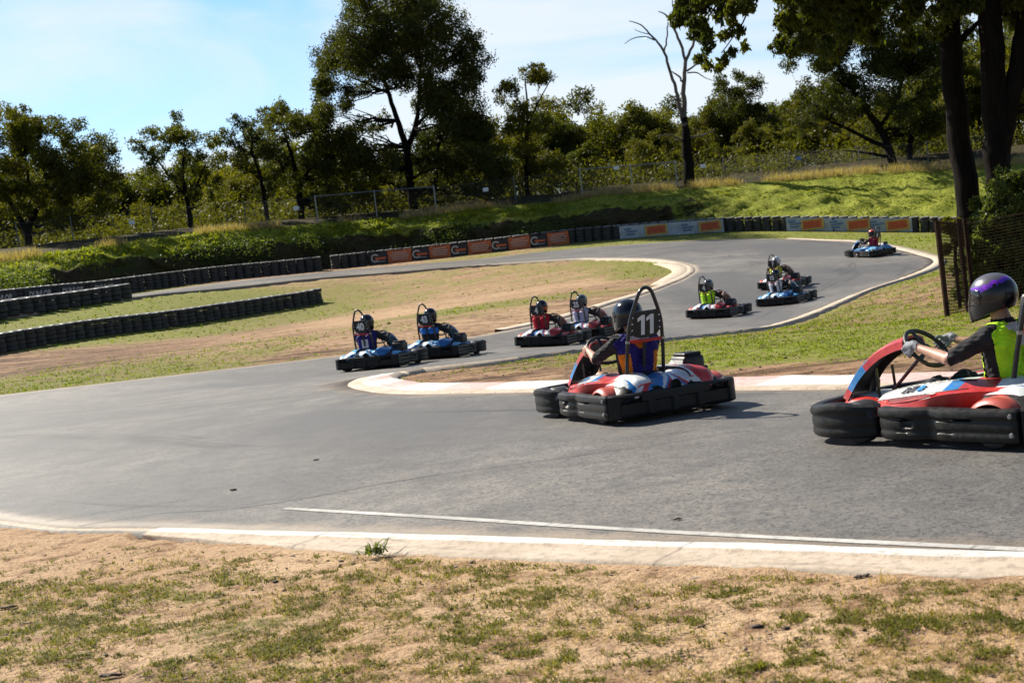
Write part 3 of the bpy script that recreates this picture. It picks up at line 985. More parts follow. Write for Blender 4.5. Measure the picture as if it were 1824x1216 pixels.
def banner(x0, x1, h0, h1, mat, name, label, group=None, sag=.04):
    """a sheet hung on the track side of the barrier between two of its points"""
    a = np.array([np.interp(x, BLpx, BLf[:, 0]) for x in np.linspace(x0, x1, 17)])
    b = np.array([np.interp(x, BLpx, BLf[:, 1]) for x in np.linspace(x0, x1, 17)])
    L = np.stack([a, b], 1)
    nrm = offset_line(L, -1) - L
    z = gz(a, b) - .03
    mb = MB(); secs = []
    for k, (p, nn, zz) in enumerate(zip(L, nrm, z)):
        s = []
        for j in range(9):
            t = j / 8
            w = (vnoise(p[0] * 2.2 + 7 * t, p[1] * 2 + t * 3) - .5) * .10 + .02
            e = sag * math.sin(math.pi * k / 16)
            s.append((p[0] + nn[0] * w, p[1] + nn[1] * w, zz + h0 + (h1 - h0) * t - e * t))
        s2 = [(q[0] - nn[0] * .012, q[1] - nn[1] * .012, q[2]) for q in reversed(s)]
        secs.append(s + s2)
    mb.loft(secs)
    c = Vector((*L[8], z[8]))
    mb.v = [tuple(Vector(v) - c) for v in mb.v]
    o = mb.build(name, [mat], None, 60, loc=c)
    tag(o, label, 'banner', group)
    d = Vector((*(L[10] - L[6]), z[10] - z[6])).normalized()
    nn = Vector((nrm[8][0], nrm[8][1], 0))
    up = nn.cross(d) * -1
    if up.z < 0: up = -up
    ln = float(np.linalg.norm(L[-1] - L[0]))
    return o, d, up, nn, ln, (h0 + h1) / 2


def mk(o, d, up, nn, hc, sx, sz, off=.085):
    """matrix that lays a flat shape on the banner, sx along and sz up from its middle"""
    x = d if d.x > 0 else -d
    m = Matrix((x, up, x.cross(up))).transposed().to_4x4()
    m.translation = x * sx + Vector((0, 0, hc + sz)) + nn * off
    return m


def patch(name, parent, mtx, w, h, mat, t=.006):
    b = MB(); b.box((-w / 2, -h / 2, -t / 2), (w / 2, h / 2, t / 2)); b.v = [tuple(mtx @ Vector(v)) for v in b.v]
    return b.build(name, mat, parent, 0)


def disc(name, parent, mtx, r0, r1, mat):
    b = MB(); secs = []
    for k in range(21):
        a = R(35) + R(290) * k / 20
        secs.append([(r * math.cos(a), r * math.sin(a), z) for r, z in ((r0, -.003), (r1, -.003), (r1, .003), (r0, .003))])
    b.loft(secs); b.v = [tuple(mtx @ Vector(v)) for v in b.v]
    return b.build(name, mat, parent, 0)


# dark lettered banners on the far left
for i, (x0, x1) in enumerate(((-30, 32), (46, 95), (106, 152), (162, 208))):
    o, d, up, nn, ln, hc = banner(x0, x1, .05, .93, M['ban_black'], 'banner', ['dark lettered banner cut off by the left edge of the photo', 'dark banner with pale tyre maker lettering, leftmost complete one', 'dark banner with pale tyre maker lettering, between two others like it', 'dark banner with pale tyre maker lettering, nearest the plain black tyres'][i], 'dark lettered banners')
    text_obj('lettering', 'DUNLOP', .50, M['ban_letter'], o, mk(o, d, up, nn, hc, 0, .08), .003, .018, .25, min(1, ln / 2.6))
    patch('underline', o, mk(o, d, up, nn, hc, .1, -.26), ln * .5, .04, M['ban_letter'])
# black logo sheets and orange sheets, turn about
XS = [(661, 692, 'b'), (692, 735, 'o'), (735, 766, 'b'), (766, 804, 'o'), (804, 835, 'b'), (835, 877, 'o'), (877, 907, 'b'), (907, 946, 'o'), (946, 976, 'b'), (976, 1015, 'o')]
ordn = ['first', 'second', 'third', 'fourth', 'fifth']
cb = co_ = 0
for x0, x1, k in XS:
    if k == 'b':
        o, d, up, nn, ln, hc = banner(x0 + .6, x1 - .6, .06, .9, M['ban_black'], 'banner', 'black sheet with pale ring and orange word, %s of five from left' % ordn[cb], 'black ring logo sheets'); cb += 1
        disc('ring', o, mk(o, d, up, nn, hc, -.28, .02), .20, .30, M['ban_letter'])
        patch('word', o, mk(o, d, up, nn, hc, .10, -.02), .75, .16, M['ban_orange_let'], .009)
        patch('small_print', o, mk(o, d, up, nn, hc, .14, -.24), .6, .04, M['ban_letter'])
    else:
        o, d, up, nn, ln, hc = banner(x0 + .4, x1 - .4, .04, .95, M['ban_orange'], 'banner', 'orange sheet with pale lines of print, %s of five from left' % ordn[co_], 'orange printed sheets'); co_ += 1
        for r, w in ((.24, .62), (.09, .8), (-.06, .74), (-.21, .66)):
            patch('print_line', o, mk(o, d, up, nn, hc, 0, r), ln * w, .055, M['ban_letter'])
# long pale banners with blue and orange prints
for (x0, x1, prints, lab) in ((1105, 1290, (('u', 1125), ('o', 1170), ('u', 1226), ('o', 1266)), 'pale banner with blue and orange prints, left of the bare black tyres'),
                              (1402, 1626, (('u', 1418), ('o', 1449), ('u', 1492), ('o', 1531), ('u', 1563), ('o', 1601)), 'pale blue and orange advertising banner behind the farthest kart')):
    o, d, up, nn, ln, hc = banner(x0, x1, .06, .96, M['ban_white'], 'banner', lab, 'long pale advertising banners', .02)
    for kk, cx in prints:
        X = np.interp(cx, BLpx, BLf[:, 0]); Y = np.interp(cx, BLpx, BLf[:, 1])
        i = int(np.argmin(np.abs(BLpx - cx)))
        dd = Vector((*(BLf[min(i + 5, len(BLf) - 1)] - BLf[max(i - 5, 0)]), 0)).normalized()
        n2 = Vector((dd.y, -dd.x, 0))
        if n2.y > 0: n2 = -n2
        m = Matrix((dd, Vector((0, 0, 1)), dd.cross(Vector((0, 0, 1))))).transposed().to_4x4()
        m.translation = Vector((X, Y, float(gz(X, Y)) + .48)) - Vector(o.location) + n2 * .10
        if kk == 'o':
            patch('yellow_border', o, m, 1.55, .72, M['ban_yellow'])
            m2 = m.copy(); m2.translation = m.translation + n2 * .008
            patch('orange_panel', o, m2, 1.28, .52, M['ban_orange'])
            for zz in (.1, -.08):
                m3 = m2.copy(); m3.translation = m2.translation + n2 * .008 + Vector((0, 0, zz)); patch('red_word', o, m3, 1.0, .10, M['ban_red'])
        else:
            for zz, ww, ox in ((.2, .5, -.2), (.02, .8, .05), (-.18, .6, -.05)):
                m3 = m.copy(); m3.translation = m.translation + Vector((0, 0, zz)) + dd * ox; patch('blue_word', o, m3, ww, .11, M['ban_blue'])

# ------------------------------------------------------------------ the chain-link fence on the bank
POSTS = [(-60, 458, 98), (35, 448, 99), (132, 438, 100), (275, 419, 102), (440, 408, 105), (567, 398, 106), (672, 388, 107), (778, 380, 107), (920, 364, 107), (1038, 350, 106), (1128, 343, 106.5), (1207, 336, 107), (1293, 328, 107), (1410, 319, 106), (1534, 311, 104), (1655, 303, 102), (1790, 292, 100)]
fence = empty('chain_link_fence', tuple(P(*POSTS[8])))
tag(fence, 'tall galvanised chain link fence running along the top of the bank', 'fence')
f0 = Vector(fence.location)
pp = [P(*q) for q in POSTS]
HF = 2.15
for i, p in enumerate(pp):
    b = MB(); b.tube([p - f0 - Vector((0, 0, .6)), p - f0 + Vector((0, 0, HF))], .055 if i in (5, 7, 9, 11) else .045, 8)
    b.lathe([(.07, 0), (.06, .05), (.0, .07)], c=tuple(p - f0 + Vector((0, 0, HF))), axis='Z', seg=8)
    b.build('fence_post', M['galv'] if i in (5, 6, 7, 9, 10, 11) else M['post'], fence)
for i, j in ((5, 6), (6, 7), (9, 10), (10, 11)):
    b = MB(); b.tube([pp[i] - f0 + Vector((0, 0, HF - .03)), pp[j] - f0 + Vector((0, 0, HF - .03))], .04, 8); b.build('top_rail', M['galv'], fence)
b = MB()
for i in range(len(pp) - 1):
    for hz in (HF - .08, HF * .55, .1):
        b.tube([pp[i] - f0 + Vector((0, 0, hz)), (pp[i] + pp[i + 1]) / 2 - f0 + Vector((0, 0, hz - .03)), pp[i + 1] - f0 + Vector((0, 0, hz))], .010, 4)
b.build('strain_wire', M['wire'], fence)
b = MB()
for i in range(len(pp) - 1):
    a, c = pp[i] - f0, pp[i + 1] - f0
    L = (c - a).length; nn = int(L / .12)
    d = (c - a) / L
    for k in range(-int(HF / .12), nn):
        for sgn in (1, -1):
            x0, x1 = k * .12, k * .12 + HF - .15
            z0, z1 = (.08, HF - .07) if sgn > 0 else (HF - .07, .08)
            if x0 < 0:
                z0 = z0 + (z1 - z0) * (-x0 / (x1 - x0)); x0 = 0
            if x1 > L:
                z1 = z0 + (z1 - z0) * ((L - x0) / (x1 - x0)); x1 = L
            if x1 - x0 < .05: continue
            p0, p1 = a + d * x0 + Vector((0, 0, z0)), a + d * x1 + Vector((0, 0, z1))
            w = Vector((0, 0, .0026)); e = d.cross(Vector((0, 0, 1))) * .002
            b.add([p0 - w, p0 + w, p0 + e, p1 - w, p1 + w, p1 + e], [(0, 1, 4, 3), (1, 2, 5, 4), (2, 0, 3, 5)])
b.build('wire_mesh', M['wire'], fence, 0, fix=False)
for k, (px, py, D, rel, lab) in enumerate([(232, 396, 101, 0, 'small white notice on the fence above the left end of the bank'), (527, 371, 105.5, 0, 'small white notice on the fence left of the railed fence bay'), (865, 338, 107, 0, 'small white notice on the fence beside the big dark tree'),
                                  (1098, 299, 106.2, 0, 'small white notice on the fence left of the pale top rail'), (1252, 296, 107, 0, 'small white notice on the fence just right of the dead tree'), (1421, 283, 106, 0, 'small bluish notice on the fence under the large right hand tree')]):
    p = P(px, py, D)
    # onto the fence line
    k2 = min(range(len(pp) - 1), key=lambda i: abs((pp[i].x + pp[i + 1].x) / 2 - p.x))
    t = (p.x - pp[k2].x) / (pp[k2 + 1].x - pp[k2].x); q = pp[k2].lerp(pp[k2 + 1], t); p = Vector((p.x, q.y - .07, p.z))
    b = MB(); b.box((-.22, -.012, -.15), (.22, .012, .15), 0, .01)
    for sx in (-.18, .18): b.lathe([(.02, -.02), (.02, -.012)], c=(sx, 0, .11), axis='Y', seg=6)
    o = b.build('fence_notice', M['sign_white'] if k < 5 else worn('blue_notice_plate', (.10, .20, .42), .5), None, 40, loc=p); tag(o, lab, 'sign')

# ------------------------------------------------------------------ the rusty mesh fence close by on the right
rf = empty('mesh_fence', tuple(G(1690, 583, 23.5)))
tag(rf, 'rusty brown wire mesh fence with leaning posts beside the track', 'fence')
o0 = Vector(rf.location)
RP = [G(1690, 583, 23.5), G(1727, 571, 25.4), G(1850, 572, 24.2), G(2010, 560, 23.4)]
for i, p in enumerate(RP):
    q = p - o0
    for e in ((0, 0), (.14, .05)) if i == 1 else ((0, 0),):
        b = MB(); b.tube([q + Vector((e[0], e[1], -.3)), q + Vector((e[0] - .02, e[1], 1.68 + (.1 if i == 1 else 0)))], .05 if i < 2 else .035, 8); b.build('fence_post', M['rust'] if i < 2 else M['galv'], rf)
for i in range(3):
    a, c = RP[i] - o0, RP[i + 1] - o0
    b = MB(); L = (c - a).length; d = (c - a) / L
    for k in range(29):
        z = .06 + k * .057
        b.tube([a + Vector((0, 0, z)), (a + c) / 2 + Vector((0, 0, z - .015)), c + Vector((0, 0, z))], .0065 if i == 0 else .003, 4)
    for k in range(1, int(L / .10)):
        b.tube([a + d * (.10 * k) + Vector((0, 0, .05)), a + d * (.10 * k) + Vector((0, 0, 1.66))], .0045 if i == 0 else .0025, 4)
    b.build('mesh_panel', M['rust'], rf, 0, fix=False)
    b = MB(); b.tube([a + Vector((0, 0, 1.67)), c + Vector((0, 0, 1.67))], .006 if i else .018, 6); b.build('top_wire', M['rust'], rf)
# ------------------------------------------------------------------ trees
def limb_path(a, b, sag=.12, n=6, rg=rng):
    a, b = Vector(a), Vector(b)
    L = (b - a).length
    out = []
    for k in range(n + 1):
        t = k / n
        p = a.lerp(b, t)
        p.z += math.sin(math.pi * t) * L * -sag
        if 0 < k < n: p += Vector(rg.normal(0, .035 * L, 3).tolist())
        out.append(p)
    return out


def tree(label, trunk, blobs, D, leaf='leaf_dark', bark='bark', lsize=.27, dens=60, depth=.7, name='tree', group=None, cat='tree', limbs=True, droop=.4, seed=1, zspread=None, gaps=.0):
    """trunk: lists of (px, py, radius in m); blobs: (px, py, rx, ry) in pixels at distance D, spread in depth"""
    rg = np.random.default_rng(seed)
    s = D / F
    stems = [[(P(x, y, D + (w[3] if len(w) > 3 else 0)), r) for w in st for x, y, r in [w[:3]]] for st in trunk]
    base = stems[0][0][0].copy()
    root = empty(name, tuple(base)); tag(root, label, cat, group)
    cx = np.mean([b[0] for b in blobs]); wd = max(max(b[0] + b[2] for b in blobs) - min(b[0] - b[2] for b in blobs), 30) * s
    B = []
    for (x, y, rx, ry) in blobs:
        c = P(x, y, D)
        off = 1 - min(1, abs(x - cx) * s / (wd / 2 + .01)) ** 2
        c.y += rg.uniform(-1, 1) * depth * wd * .5 * (.35 + .65 * math.sqrt(max(off, 0)))
        B.append((c, rx * s, ry * s))
    b = MB()
    for st in stems:
        pts = [p - base for p, r in st]; rs = [r for p, r in st]
        if len(pts) > 2:
            q = catmull([(*p, r) for p, r in zip(pts, rs)], 5); pts = [Vector(k[:3]) for k in q]; rs = [max(.012, k[3]) for k in q]
            pts = [p + Vector((rg.normal(0, .10) * r, rg.normal(0, .10) * r, 0)) for p, r in zip(pts, rs)]
        pts[0] = pts[0] - Vector((0, 0, .0)); b.tube(pts, rs, 10)
        if st is stems[0]:
            b.tube([pts[0] + Vector((0, 0, -1.6)), pts[0] + Vector((0, 0, .05))], [rs[0] * 1.15, rs[0] * 1.02], 10)
    nodes = [(p - base, r) for st in stems for p, r in st[1:]]
    if limbs:
        for c, rx, ry in B:
            t = c - base
            cand = [(n_, r) for n_, r in nodes if n_.z < t.z + ry] or nodes
            n_, r = min(cand, key=lambda q: (q[0] - t).length + (q[0].z > t.z) * 2)
            L = (t - n_).length
            pth = limb_path(n_, t, .06, 6, rg)
            r0 = min(r * .5, .02 + .016 * L)
            b.tube(pth, [max(.012, r0 * (1 - k / 6.6)) for k in range(7)], 6)
    b.build('trunk', M[bark], root, 60, fix=False)
    C = []
    for c, rx, ry in B:
        n = int(3.6 * dens * (rx * ry + .3 * rx * rx) / (lsize / .42) ** 2)
        if n < 12: n = 12
        d = rg.normal(size=(n, 3)); d /= np.linalg.norm(d, axis=1)[:, None]
        r = rg.uniform(.25, 1, n) ** .6
        # uneven clumps inside the puff
        nc = max(5, int(9 + rx * ry * 5)); cl = rg.normal(size=(nc, 3)); cl /= np.linalg.norm(cl, axis=1)[:, None]; cl *= rg.uniform(.45, 1.05, nc)[:, None]
        k = rg.integers(0, nc, n)
        pos = np.where(rg.random(n)[:, None] < .72, cl[k] + rg.normal(0, .20, (n, 3)), d * r[:, None])
        C.append(np.array(c - base) + pos * [rx, (rx + ry) / 2, ry])
    C = np.concatenate(C)
    V, Q = leaf_quads(C, lsize, lsize * .36, droop, rg)
    cr = np_mesh('crown', V, Q, M[leaf], root, smooth=False)
    return root


def puffs(cx, cy, rx, ry, n, r, seed, top_only=False):
    """n puffs spread over an oval (pixels)"""
    rg = np.random.default_rng(seed); out = []
    for k in range(int(n * 1.45 + .5)):
        a = rg.uniform(0, 2 * math.pi); q = math.sqrt(rg.uniform(.05, 1))
        y = math.sin(a) * q
        if top_only: y = -abs(y)
        out.append((cx + math.cos(a) * q * rx, cy + y * ry, r * rg.uniform(.65, 1.22), r * rg.uniform(.55, .98)))
    return out


# the tall dark tree in the middle
T5 = []
for a in [(640, 60, 70, 55, 9, 30), (600, 130, 50, 45, 8, 26), (720, 40, 70, 50, 10, 32), (770, 110, 75, 70, 13, 32), (680, 110, 60, 50, 7, 26), (590, 190, 45, 35, 7, 22), (640, 215, 45, 30, 5, 18), (815, 150, 45, 50, 8, 26), (790, 215, 55, 45, 7, 26),
          (660, 300, 55, 35, 8, 24), (640, 265, 35, 25, 4, 18), (840, 240, 40, 50, 7, 26), (830, 300, 60, 40, 9, 28), (880, 320, 35, 30, 5, 22), (700, -20, 90, 30, 9, 34)]:
    T5 += puffs(*a[:5], a[5], int(a[0] * 7 + a[1]))
tree('tallest tree, dark spreading crown on a forked trunk, above the middle of the bank',
     [[(738, 384, .42), (733, 340, .36), (728, 300, .33), (724, 262, .30)],
      [(724, 262, .30), (708, 215, .22), (690, 160, .17), (664, 90, .12), (650, 20, .06)],
      [(724, 270, .26), (738, 230, .22), (745, 190, .17), (748, 120, .13), (742, 30, .06)],
      [(738, 228, .15), (766, 200, .12), (800, 185, .08), (830, 160, .04)],
      [(733, 320, .12), (752, 308, .09), (778, 300, .05)],
      [(690, 165, .12), (655, 150, .09), (605, 130, .04)]], T5, 113, 'leaf_dark', lsize=.28, dens=62, seed=51)
tree('dark leaning tree standing just right of the tallest tree',
     [[(784, 378, .26), (776, 330, .22), (777, 290, .2), (782, 250, .16), (790, 190, .1)], [(780, 345, .12), (812, 325, .09), (850, 310, .05)]],
     puffs(800, 250, 60, 70, 14, 26, 5) + puffs(850, 290, 50, 60, 10, 24, 6), 118, 'leaf_dark', dens=62, seed=52)
# left trees
T1 = []
for a in [(40, 240, 60, 40, 9, 24), (110, 255, 70, 45, 12, 26), (60, 320, 75, 40, 11, 26), (150, 310, 55, 45, 9, 24), (20, 300, 50, 60, 8, 26), (190, 340, 40, 40, 6, 20), (70, 215, 30, 14, 4, 14), (110, 380, 60, 30, 6, 22)]:
    T1 += puffs(*a[:5], a[5], int(a[0] * 5 + a[1]))
tree('broad bushy tree with several leaning trunks at the far left of the fence',
     [[(55, 452, .34), (50, 415, .3), (58, 385, .26), (80, 350, .2), (110, 320, .14), (140, 290, .08)], [(50, 420, .24), (35, 390, .2), (18, 360, .16), (0, 330, .1)], [(54, 400, .16), (52, 340, .12), (45, 270, .06)], [(62, 405, .12), (95, 395, .09), (125, 392, .05)]], T1, 104, 'leaf_olive', dens=60, seed=11)
T2 = []
for a in [(270, 258, 34, 26, 5, 17), (330, 240, 40, 24, 6, 18), (375, 265, 34, 26, 5, 17), (320, 285, 55, 20, 5, 15), (350, 330, 45, 30, 5, 18), (290, 330, 40, 30, 4, 18)]:
    T2 += puffs(*a[:5], a[5], int(a[0] * 5 + a[1]))
tree('open rounded tree with sky showing through, second from the left above the fence',
     [[(342, 412, .24), (336, 375, .2), (330, 340, .17), (325, 305, .13), (330, 260, .07)], [(334, 360, .12), (350, 330, .1), (368, 290, .05)], [(333, 350, .12), (305, 320, .09), (275, 275, .05)]], T2, 108, 'leaf_olive', dens=58, seed=12)
tree('narrow slanting tree with a thin dark trunk beside the spreading brown tree',
     [[(478, 400, .2), (472, 360, .17), (465, 320, .14), (452, 280, .1), (432, 235, .05)]],
     puffs(428, 235, 26, 28, 6, 16, 3) + puffs(455, 275, 30, 30, 6, 16, 4) + puffs(470, 320, 30, 25, 4, 16, 8), 107, 'leaf_dark', dens=60, seed=13)
T4 = []
for a in [(500, 220, 48, 34, 9, 20), (560, 235, 55, 40, 10, 22), (530, 275, 60, 35, 8, 22), (600, 275, 45, 40, 8, 22), (610, 330, 45, 40, 8, 24), (560, 330, 50, 40, 6, 22)]:
    T4 += puffs(*a[:5], a[5], int(a[0] * 5 + a[1]))
tree('spreading brownish green tree left of the tallest tree, its trunk forking low',
     [[(538, 402, .3), (535, 360, .26), (530, 320, .22), (520, 280, .16), (505, 230, .08)], [(533, 335, .18), (550, 300, .14), (570, 250, .07)], [(534, 350, .14), (510, 320, .1), (500, 290, .06)]], T4, 111, 'leaf_olive', dens=60, seed=14)
# right of the middle
T7 = []
for a in [(935, 135, 40, 22, 7, 17), (980, 130, 22, 14, 3, 11), (905, 160, 22, 20, 4, 13), (945, 180, 40, 22, 5, 15), (930, 230, 40, 30, 6, 20), (960, 290, 40, 40, 6, 22)]:
    T7 += puffs(*a[:5], a[5], int(a[0] * 5 + a[1]))
tree('slim tall tree with a flat airy crown just right of the tallest tree',
     [[(940, 362, .2), (938, 310, .17), (938, 260, .14), (940, 200, .1), (935, 140, .05)], [(939, 230, .09), (955, 190, .07), (985, 135, .03)]], T7, 114, 'leaf_olive', dens=56, seed=15)
tree('umbrella shaped tree on the skyline behind the dead tree',
     [[(1322, 330, .22), (1320, 270, .18), (1318, 220, .14), (1310, 170, .08)]],
     puffs(1312, 152, 44, 18, 8, 14, 21) + puffs(1330, 185, 40, 22, 6, 17, 22) + puffs(1350, 215, 30, 25, 5, 18, 23), 128, 'leaf_dark', dens=60, seed=16)
T9 = []
for a in [(1450, 30, 55, 50, 9, 30), (1440, 95, 40, 40, 6, 24), (1520, 60, 60, 60, 10, 30), (1600, 60, 60, 60, 10, 32), (1650, 130, 50, 50, 7, 28), (1560, 130, 60, 40, 7, 28), (1480, 140, 45, 35, 5, 24), (1500, 190, 60, 30, 6, 24), (1430, 190, 45, 25, 5, 20), (1620, 200, 60, 35, 7, 24)]:
    T9 += puffs(*a[:5], a[5], int(a[0] * 5 + a[1]))
tree('big spreading tree with slanting dark boughs at the right end of the fence',
     [[(1592, 300, .38), (1585, 270, .34), (1570, 235, .3), (1540, 190, .24), (1510, 150, .18), (1480, 90, .1)], [(1580, 262, .2), (1550, 250, .16), (1500, 225, .12), (1440, 200, .06)], [(1566, 228, .2), (1590, 190, .17), (1610, 130, .12), (1605, 60, .06)], [(1586, 280, .14), (1540, 272, .1), (1500, 268, .05)]], T9, 106, 'leaf_dark', dens=60, seed=17)
tree('tree with a yellow green drooping crown between the boughs and the near trunks',
     [[(1622, 300, .3), (1620, 270, .26), (1625, 240, .2), (1640, 200, .1)]],
     puffs(1640, 225, 55, 35, 12, 20, 31) + puffs(1600, 245, 40, 18, 5, 15, 32), 108, 'leaf_gold', dens=62, seed=18)

# the dead tree
dt = empty('dead_tree', tuple(P(1228, 336, 107))); tag(dt, 'bare dead tree with pale forked branches rising above the fence', 'tree')
d0 = Vector(dt.location)
b = MB()
def dead(pts, D=107):
    q = catmull([(*(P(x, y, D + (dz[0] if dz else 0)) - d0), r) for x, y, r, *dz in pts], 5)
    rs = [max(.012, k[3]) for k in q]
    b.tube([Vector(k[:3]) + Vector((rng.normal(0, .03), rng.normal(0, .03), 0)) for k in q], rs, 8)
dead([(1228, 350, .46), (1227, 300, .42), (1222, 250, .36), (1219, 210, .25)])
b.build('trunk', M['bark'], dt, 60, fix=False)
b = MB()
dead([(1220, 225, .24), (1219, 190, .2), (1218, 150, .17), (1222, 105, .14)])
dead([(1222, 108, .13), (1236, 75, .10), (1250, 40, .07), (1262, 10, .04)])
dead([(1222, 110, .12), (1213, 80, .11), (1200, 50, .09), (1190, 30, .07), (1172, 20, .03)])
dead([(1200, 52, .06), (1200, 25, .05), (1196, -10, .03)])
dead([(1216, 215, .16), (1206, 170, .14), (1196, 135, .12), (1183, 95, .10), (1168, 72, .08), (1140, 45, .05), (1120, 38, .03)])
dead([(1183, 92, .08), (1188, 70, .06), (1190, 40, .05)])
dead([(1166, 72, .06), (1150, 66, .05), (1130, 68, .04), (1113, 78, .025)])
dead([(1160, 62, .04), (1142, 58, .03), (1130, 52, .02)])
dead([(1218, 148, .09), (1208, 135, .07), (1197, 128, .04)])
dead([(1222, 128, .09), (1236, 118, .07), (1255, 106, .04)])
dead([(1224, 130, .06), (1242, 130, .05), (1258, 140, .03), (1275, 145, .02)])
dead([(1230, 245, .08), (1255, 240, .06), (1272, 232, .03)])
dead([(1214, 250, .08), (1192, 240, .06), (1170, 243, .03)])
dead([(1212, 180, .07), (1200, 176, .05), (1204, 172, .03)])
b.build('bare_branches', M['bark_pale'], dt, 60, fix=False)

# the tall near trees on the right and their overhanging foliage
R1 = []
for a in [(1245, 5, 40, 22, 7, 17), (1225, 35, 22, 20, 4, 13), (1290, 25, 38, 22, 6, 16), (1262, 50, 26, 16, 4, 13), (1430, 20, 45, 40, 9, 24), (1500, 15, 60, 35, 8, 26), (1590, 10, 60, 40, 7, 28), (1450, 80, 40, 35, 6, 20), (1300, -30, 60, 30, 7, 26), (1400, -60, 80, 40, 9, 40),
          (1282, 92, 26, 16, 5, 12), (1308, 105, 14, 12, 3, 10), (1520, -60, 90, 45, 10, 42), (1640, -70, 90, 50, 9, 45), (1660, 30, 40, 40, 4, 26), (1760, -40, 60, 60, 7, 40), (1850, -60, 60, 60, 6, 40)]:
    R1 += puffs(*a[:5], a[5], int(a[0] * 5 + a[1] + 90))
gb = G(1735, 470, 33); _, ppy = project(gb)
tree('near tree with straight dark trunk, left one of the thick trunks by the mesh fence',
     [[(1738, 478, .36), (1728, 400, .30), (1718, 300, .28), (1702, 160, .27), (1690, 20, .26), (1684, -80, .22), (1660, -160, .14)],
      [(1688, -60, .14), (1600, -125, .11), (1450, -110, .08), (1350, -50, .05), (1290, -5, .03), (1262, 30, .02)],
      [(1340, -40, .03), (1328, 30, .02), (1303, 70, .015), (1285, 95, .01)],
      [(1703, 85, .09), (1720, 62, .08), (1745, 38, .05)]], R1, 33, 'leaf_olive', lsize=.19, dens=170, depth=.5, seed=61, droop=.9, limbs=False)
R2 = []
for a in [(1790, -60, 70, 50, 8, 44), (1890, -20, 60, 70, 7, 44), (1900, 120, 40, 60, 5, 36), (1740, -110, 80, 40, 8, 46)]:
    R2 += puffs(*a[:5], a[5], int(a[0] * 5 + a[1] + 90))
tree('near tree with the thickest dark trunk, forking into a second stem at the right edge',
     [[(1792, 470, .38), (1783, 380, .32), (1776, 300, .30), (1772, 200, .29), (1766, 60, .28), (1762, -60, .26)],
      [(1779, 300, .24), (1795, 200, .24), (1812, 120, .22), (1824, 40, .2), (1832, -60, .16)]], R2, 32, 'leaf_dark', lsize=.19, dens=200, depth=.5, seed=62, droop=.9)
# shrub behind the mesh fence
tree('leafy green shrub growing up behind the rusty mesh fence', [[(1795, 520, .07), (1792, 450, .05), (1790, 380, .03)], [(1793, 480, .04), (1760, 420, .03), (1752, 380, .02)], [(1794, 470, .04), (1822, 400, .03), (1836, 350, .02)]],
     puffs(1790, 385, 36, 42, 12, 17, 71) + puffs(1825, 345, 36, 45, 14, 18, 72) + puffs(1775, 360, 30, 30, 9, 15, 76) + puffs(1775, 470, 60, 75, 26, 24, 73) + puffs(1800, 420, 60, 50, 16, 22, 79) + puffs(1760, 500, 40, 50, 12, 20, 78) + puffs(1760, 410, 22, 25, 6, 13, 74) + puffs(1850, 440, 30, 80, 8, 24, 75),
     28.5, 'leaf_shrub', lsize=.13, dens=260, depth=.45, name='shrub', cat='shrub', seed=63, droop=-.3)
tree('small yellowish shrub beside the left post of the mesh fence', [[(1702, 470, .04), (1700, 420, .03), (1690, 398, .015)]],
     puffs(1692, 398, 18, 10, 6, 9, 81) + puffs(1700, 430, 18, 30, 6, 11, 82), 27.5, 'leaf_gold', lsize=.10, dens=420, name='shrub', cat='shrub', seed=64, droop=-.2)

# ------------------------------------------------------------------ the wood behind: five kinds of tree, copied with their parts
def wood_tree(kind, h, w, leaf, seed):
    rg = np.random.default_rng(seed)
    root = empty('gum_tree', (0, 0, 0))
    b = MB(); B = []
    nst = rg.integers(1, 4)
    for s_ in range(nst):
        a = rg.uniform(0, 6.28); r0 = h * .017
        top = Vector((math.cos(a) * w * .22, math.sin(a) * w * .22, h * rg.uniform(.55, .72)))
        pth = limb_path((0, 0, -.8), top, 0, 7, rg)
        b.tube(pth, [r0 * (1 - .1 * k) for k in range(8)], 7)
        for k in range(7):
            a2 = rg.uniform(0, 6.28); q = rg.uniform(.2, 1)
            c = Vector((top.x * .6 + math.cos(a2) * w * .5 * q, top.y * .6 + math.sin(a2) * w * .5 * q, h * rg.uniform(.42, .95) * (1 - .22 * q * q)))
            b.tube(limb_path(pth[3 + k % 4], c, .05, 4, rg), [r0 * .5 * (1 - .2 * i) for i in range(5)], 5)
            for z in range(2):
                B.append((c + Vector(rg.normal(0, w * .09, 3).tolist()), w * rg.uniform(.13, .22), w * rg.uniform(.10, .17)))
    b.build('trunk', M['bark'], root, 60, fix=False)
    C = []
    for c, rx, ry in B:
        n = int(46 * rx * ry * 9)
        nc = 14; cl = rg.normal(size=(nc, 3)); cl /= np.linalg.norm(cl, axis=1)[:, None]; cl *= rg.uniform(.4, 1.05, nc)[:, None]
        pos = cl[rg.integers(0, nc, n)] + rg.normal(0, .22, (n, 3))
        C.append(np.array(c) + pos * [rx, rx, ry])
    V, Q = leaf_quads(np.concatenate(C), .33, .12, .4, rg)
    np_mesh('crown', V, Q, M[leaf], root, smooth=False)
    return root


